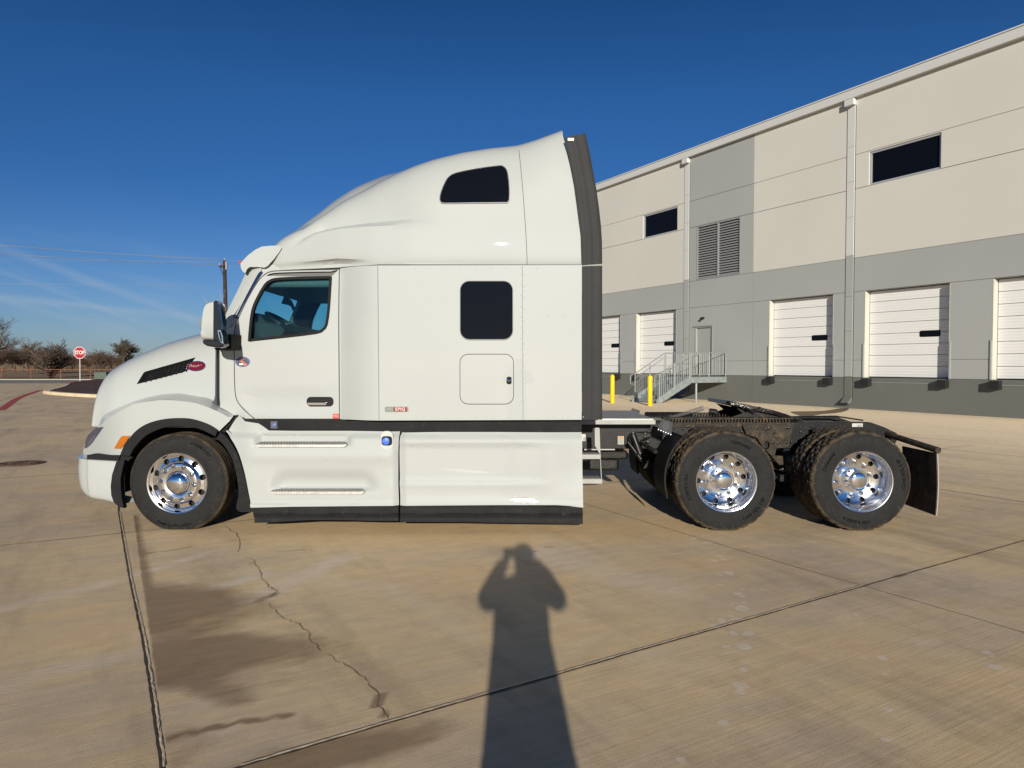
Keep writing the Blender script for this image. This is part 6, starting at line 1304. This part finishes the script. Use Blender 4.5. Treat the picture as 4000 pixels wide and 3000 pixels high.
wire(pz(-500, 1100, 80), pz(884, 1115, 55), .1, .009, 'lowest overhead wire, crossing well below the others to the middle of the pole')
wire(pz(884, 1115, 55), pz(2400, 1150, 70), .4, .008, 'low overhead wire running on from the middle of the pole behind the cab')
# far trailers, green utility box
for px, w_, lab in ((383, 24, 'white mobile home seen far off just right of the stop sign'), (446, 48, 'long white mobile home far off behind the trees, nearer the bonnet')):
    x0, x1 = atp(px - w_ / 2, 230), atp(px + w_ / 2, 230); rt_ = empty('mobile_home', ((x0 + x1) / 2, 230, .5), lab, 'building')
    mb = MB(); mb.box(x0, x1, 230, 233.5, .9, 3.3); mb.prism([(x0 - .2, 3.32), ((x0 + x1) / 2, 3.9), (x1 + .2, 3.32)], 229.7, 233.8, 1); build('wall', mb, [M('white siding', (.75, .75, .72), .6), M('brown roof', (.14, .09, .07), .8)], rt_)
    mb = MB(); 
    for k in range(3): xx = x0 + (x1 - x0) * (k + .5) / 3; mb.box(xx - .4, xx + .4, 229.96, 229.99, 1.7, 2.6)
    build('windows', mb, GLASSD, rt_)
gx_, gy_ = atp(382, 77.6), 77.9
gb = empty('utility_box', (gx_, gy_, 0), 'green utility cabinet in the grass at the tip of the bonnet', 'utility box'); mb = MB(); mb.box(gx_ - .6, gx_ + .75, gy_, gy_ + .9, .02, .80); build('cabinet', mb, M('green enamel', (.07, .095, .075), .6), gb, bevel=.03); mb = MB(); mb.box(gx_ - .65, gx_ + .8, gy_ - .05, gy_ + .95, .805, .86); build('lid', mb, M('green enamel', (.07, .095, .075), .6), gb, bevel=.02)
# ================================================================ THE PHOTOGRAPHER (behind the lens, seen as a shadow and in the chrome)
PX = .10
pe = empty('person', (PX, -.32, 0), 'person behind the camera holding up a phone, seen as a long shadow', 'person')
V = [(.02, 0, .96), (.02, 0, 1.12), (.02, .0, 1.30), (.03, -.01, 1.44), (.04, .0, 1.50), (.055, .02, 1.60), (.06, .03, 1.70)]; RD = [(.155, .12), (.15, .11), (.165, .12), (.10, .09), (.058, .058), (.078, .092), (.080, .095)]
ED = [(i, i + 1) for i in range(6)]
def addv(p, r_, par): V.append(p); RD.append((r_, r_) if not isinstance(r_, tuple) else r_); ED.append((par, len(V) - 1)); return len(V) - 1
for sg_ in (-1, 1):
    s0_ = addv((sg_ * .16, -.01, 1.43), .065, 3); e_ = addv((-.22 if sg_ < 0 else .26, .17, 1.335), .055, s0_); w__ = addv((-.085 if sg_ < 0 else .09, .27, 1.555), .034, e_); hnd = addv((-.095 if sg_ < 0 else .095, .285, 1.605), (.022, .038), w__)
    for k, (dx, dz, L_) in enumerate(((0, .028, .030), (0, .015, .034), (0, -.002, .033), (0, -.018, .026))):
        a = addv((V[hnd][0] + sg_ * .004, .292 + .004, 1.61 + dz), .0085, hnd); b = addv((V[a][0] - sg_ * L_ * .6, .312, 1.612 + dz), .008, a); addv((V[b][0] - sg_ * L_ * .5, .314, 1.612 + dz), .007, b)
    t1 = addv((V[w__][0] - sg_ * .012, .275, 1.57), .011, w__); addv((V[t1][0] - sg_ * .018, .284, 1.592), .009, t1)
    hp = addv((sg_ * .09, 0, .90), (.105, .11), 0); kn = addv((sg_ * .10, .02, .50), .065, hp); an_ = addv((sg_ * .105, -.01, .10), .045, kn); hl_ = addv((sg_ * .107, .01, .045), .042, an_); addv((sg_ * .125, .16, .035), .036, hl_)
me = bpy.data.meshes.new('body'); me.from_pydata(V, ED, []); bo = bpy.data.objects.new('body', me); col.objects.link(bo); bo.parent = pe
SKIN = M('skin', (.45, .27, .19), .6); JKT = M('dark jacket', (.05, .055, .07), .8, noise=(8, .2)); JEAN = M('jeans', (.05, .07, .13), .85, noise=(30, .2)); HAIR = M('dark cap', (.03, .025, .02), .8)
me.materials.append(SKIN); sk_ = bo.modifiers.new('skin', 'SKIN'); sk_.use_smooth_shade = True
for i, (a, b) in enumerate(RD): me.skin_vertices[0].data[i].radius = (a, b)
me.skin_vertices[0].data[0].use_root = True; sb_ = bo.modifiers.new('sub', 'SUBSURF'); sb_.levels = 1; sb_.render_levels = 2
def lp(name, secs, mat, n=20):
    mb = MB(); rows = []
    for cx0, cy0, z, rx, ry in secs: rows.append([(PX + cx0 + rx * math.cos(2 * math.pi * k / n), -.32 + cy0 + ry * math.sin(2 * math.pi * k / n), z) for k in range(n)])
    mb.grid(rows, closed=True); mb.add(rows[-1], [tuple(range(n))]); mb.add(rows[0], [tuple(range(n - 1, -1, -1))]); return build(name, mb, mat, pe, smooth=60)
lp('jacket', [(0, 0, .80, .193, .15), (0, 0, .85, .195, .155), (0, 0, 1.0, .188, .15), (0, 0, 1.18, .175, .145), (.01, 0, 1.32, .185, .14), (.03, -.01, 1.42, .175, .12), (.04, 0, 1.48, .10, .09), (.05, 0, 1.54, .07, .07)], JKT)
for sg_ in (-1, 1):
    ex_ = -.215 if sg_ < 0 else .255; mb = MB(); mb.tube([(PX + .03 + sg_ * .15, -.33, 1.43), (PX + ex_ * .85, -.24, 1.39), (PX + ex_, -.155, 1.34), (PX + ex_ * .98, -.13, 1.355), (PX + (-.165 if sg_ < 0 else .215), -.085, 1.46), (PX + (-.115 if sg_ < 0 else .135), -.058, 1.545)], [.08, .083, .082, .072, .052, .042], 14); build('sleeve', mb, JKT, pe, smooth=70)
    lp('trouser_leg', [(sg_ * .107, -.0, .07, .07, .08), (sg_ * .10, .02, .50, .085, .09), (sg_ * .095, 0, .84, .105, .13)], JEAN); lp('shoe', [(sg_ * .115, .06, .003, .05, .145), (sg_ * .115, .055, .05, .052, .145), (sg_ * .11, .0, .10, .05, .07)], HAIR)
mb = MB(); hc_ = Vector((PX + .06, -.295, 1.665)); rows = []
for i in range(9):
    a = R(-15 + 105 * i / 8); rows.append([(hc_.x + .096 * math.cos(a) * math.cos(2 * math.pi * k / 20), hc_.y + .112 * math.cos(a) * math.sin(2 * math.pi * k / 20), hc_.z + .098 * math.sin(a)) for k in range(20)])
mb.grid(rows, closed=True); mb.prism([(PX - .01, 1.68), (PX + .13, 1.68), (PX + .13, 1.69), (PX - .01, 1.69)], -.20, -.13); build('cap', mb, HAIR, pe, smooth=60)
mb = MB(); mb.tube([(PX + .06, -.19, 1.64), (PX + .06, -.175, 1.615)], [.010, .016], 8); mb.tube([(PX + .025, -.2, 1.65), (PX + .030, -.2, 1.651)], .012, 8); mb.tube([(PX + .090, -.2, 1.65), (PX + .095, -.2, 1.651)], .012, 8); build('face', mb, SKIN, pe, smooth=60)
mb = panel(rrect(-.018, .145, 1.572, 1.650, .012), Y=-.024, th=.008); ph = build('phone', mb, BLACKG, loc=(.06, -.02, 1.64), bevel=.002); tag(ph, 'phone held up in landscape by the person behind the camera', 'phone')
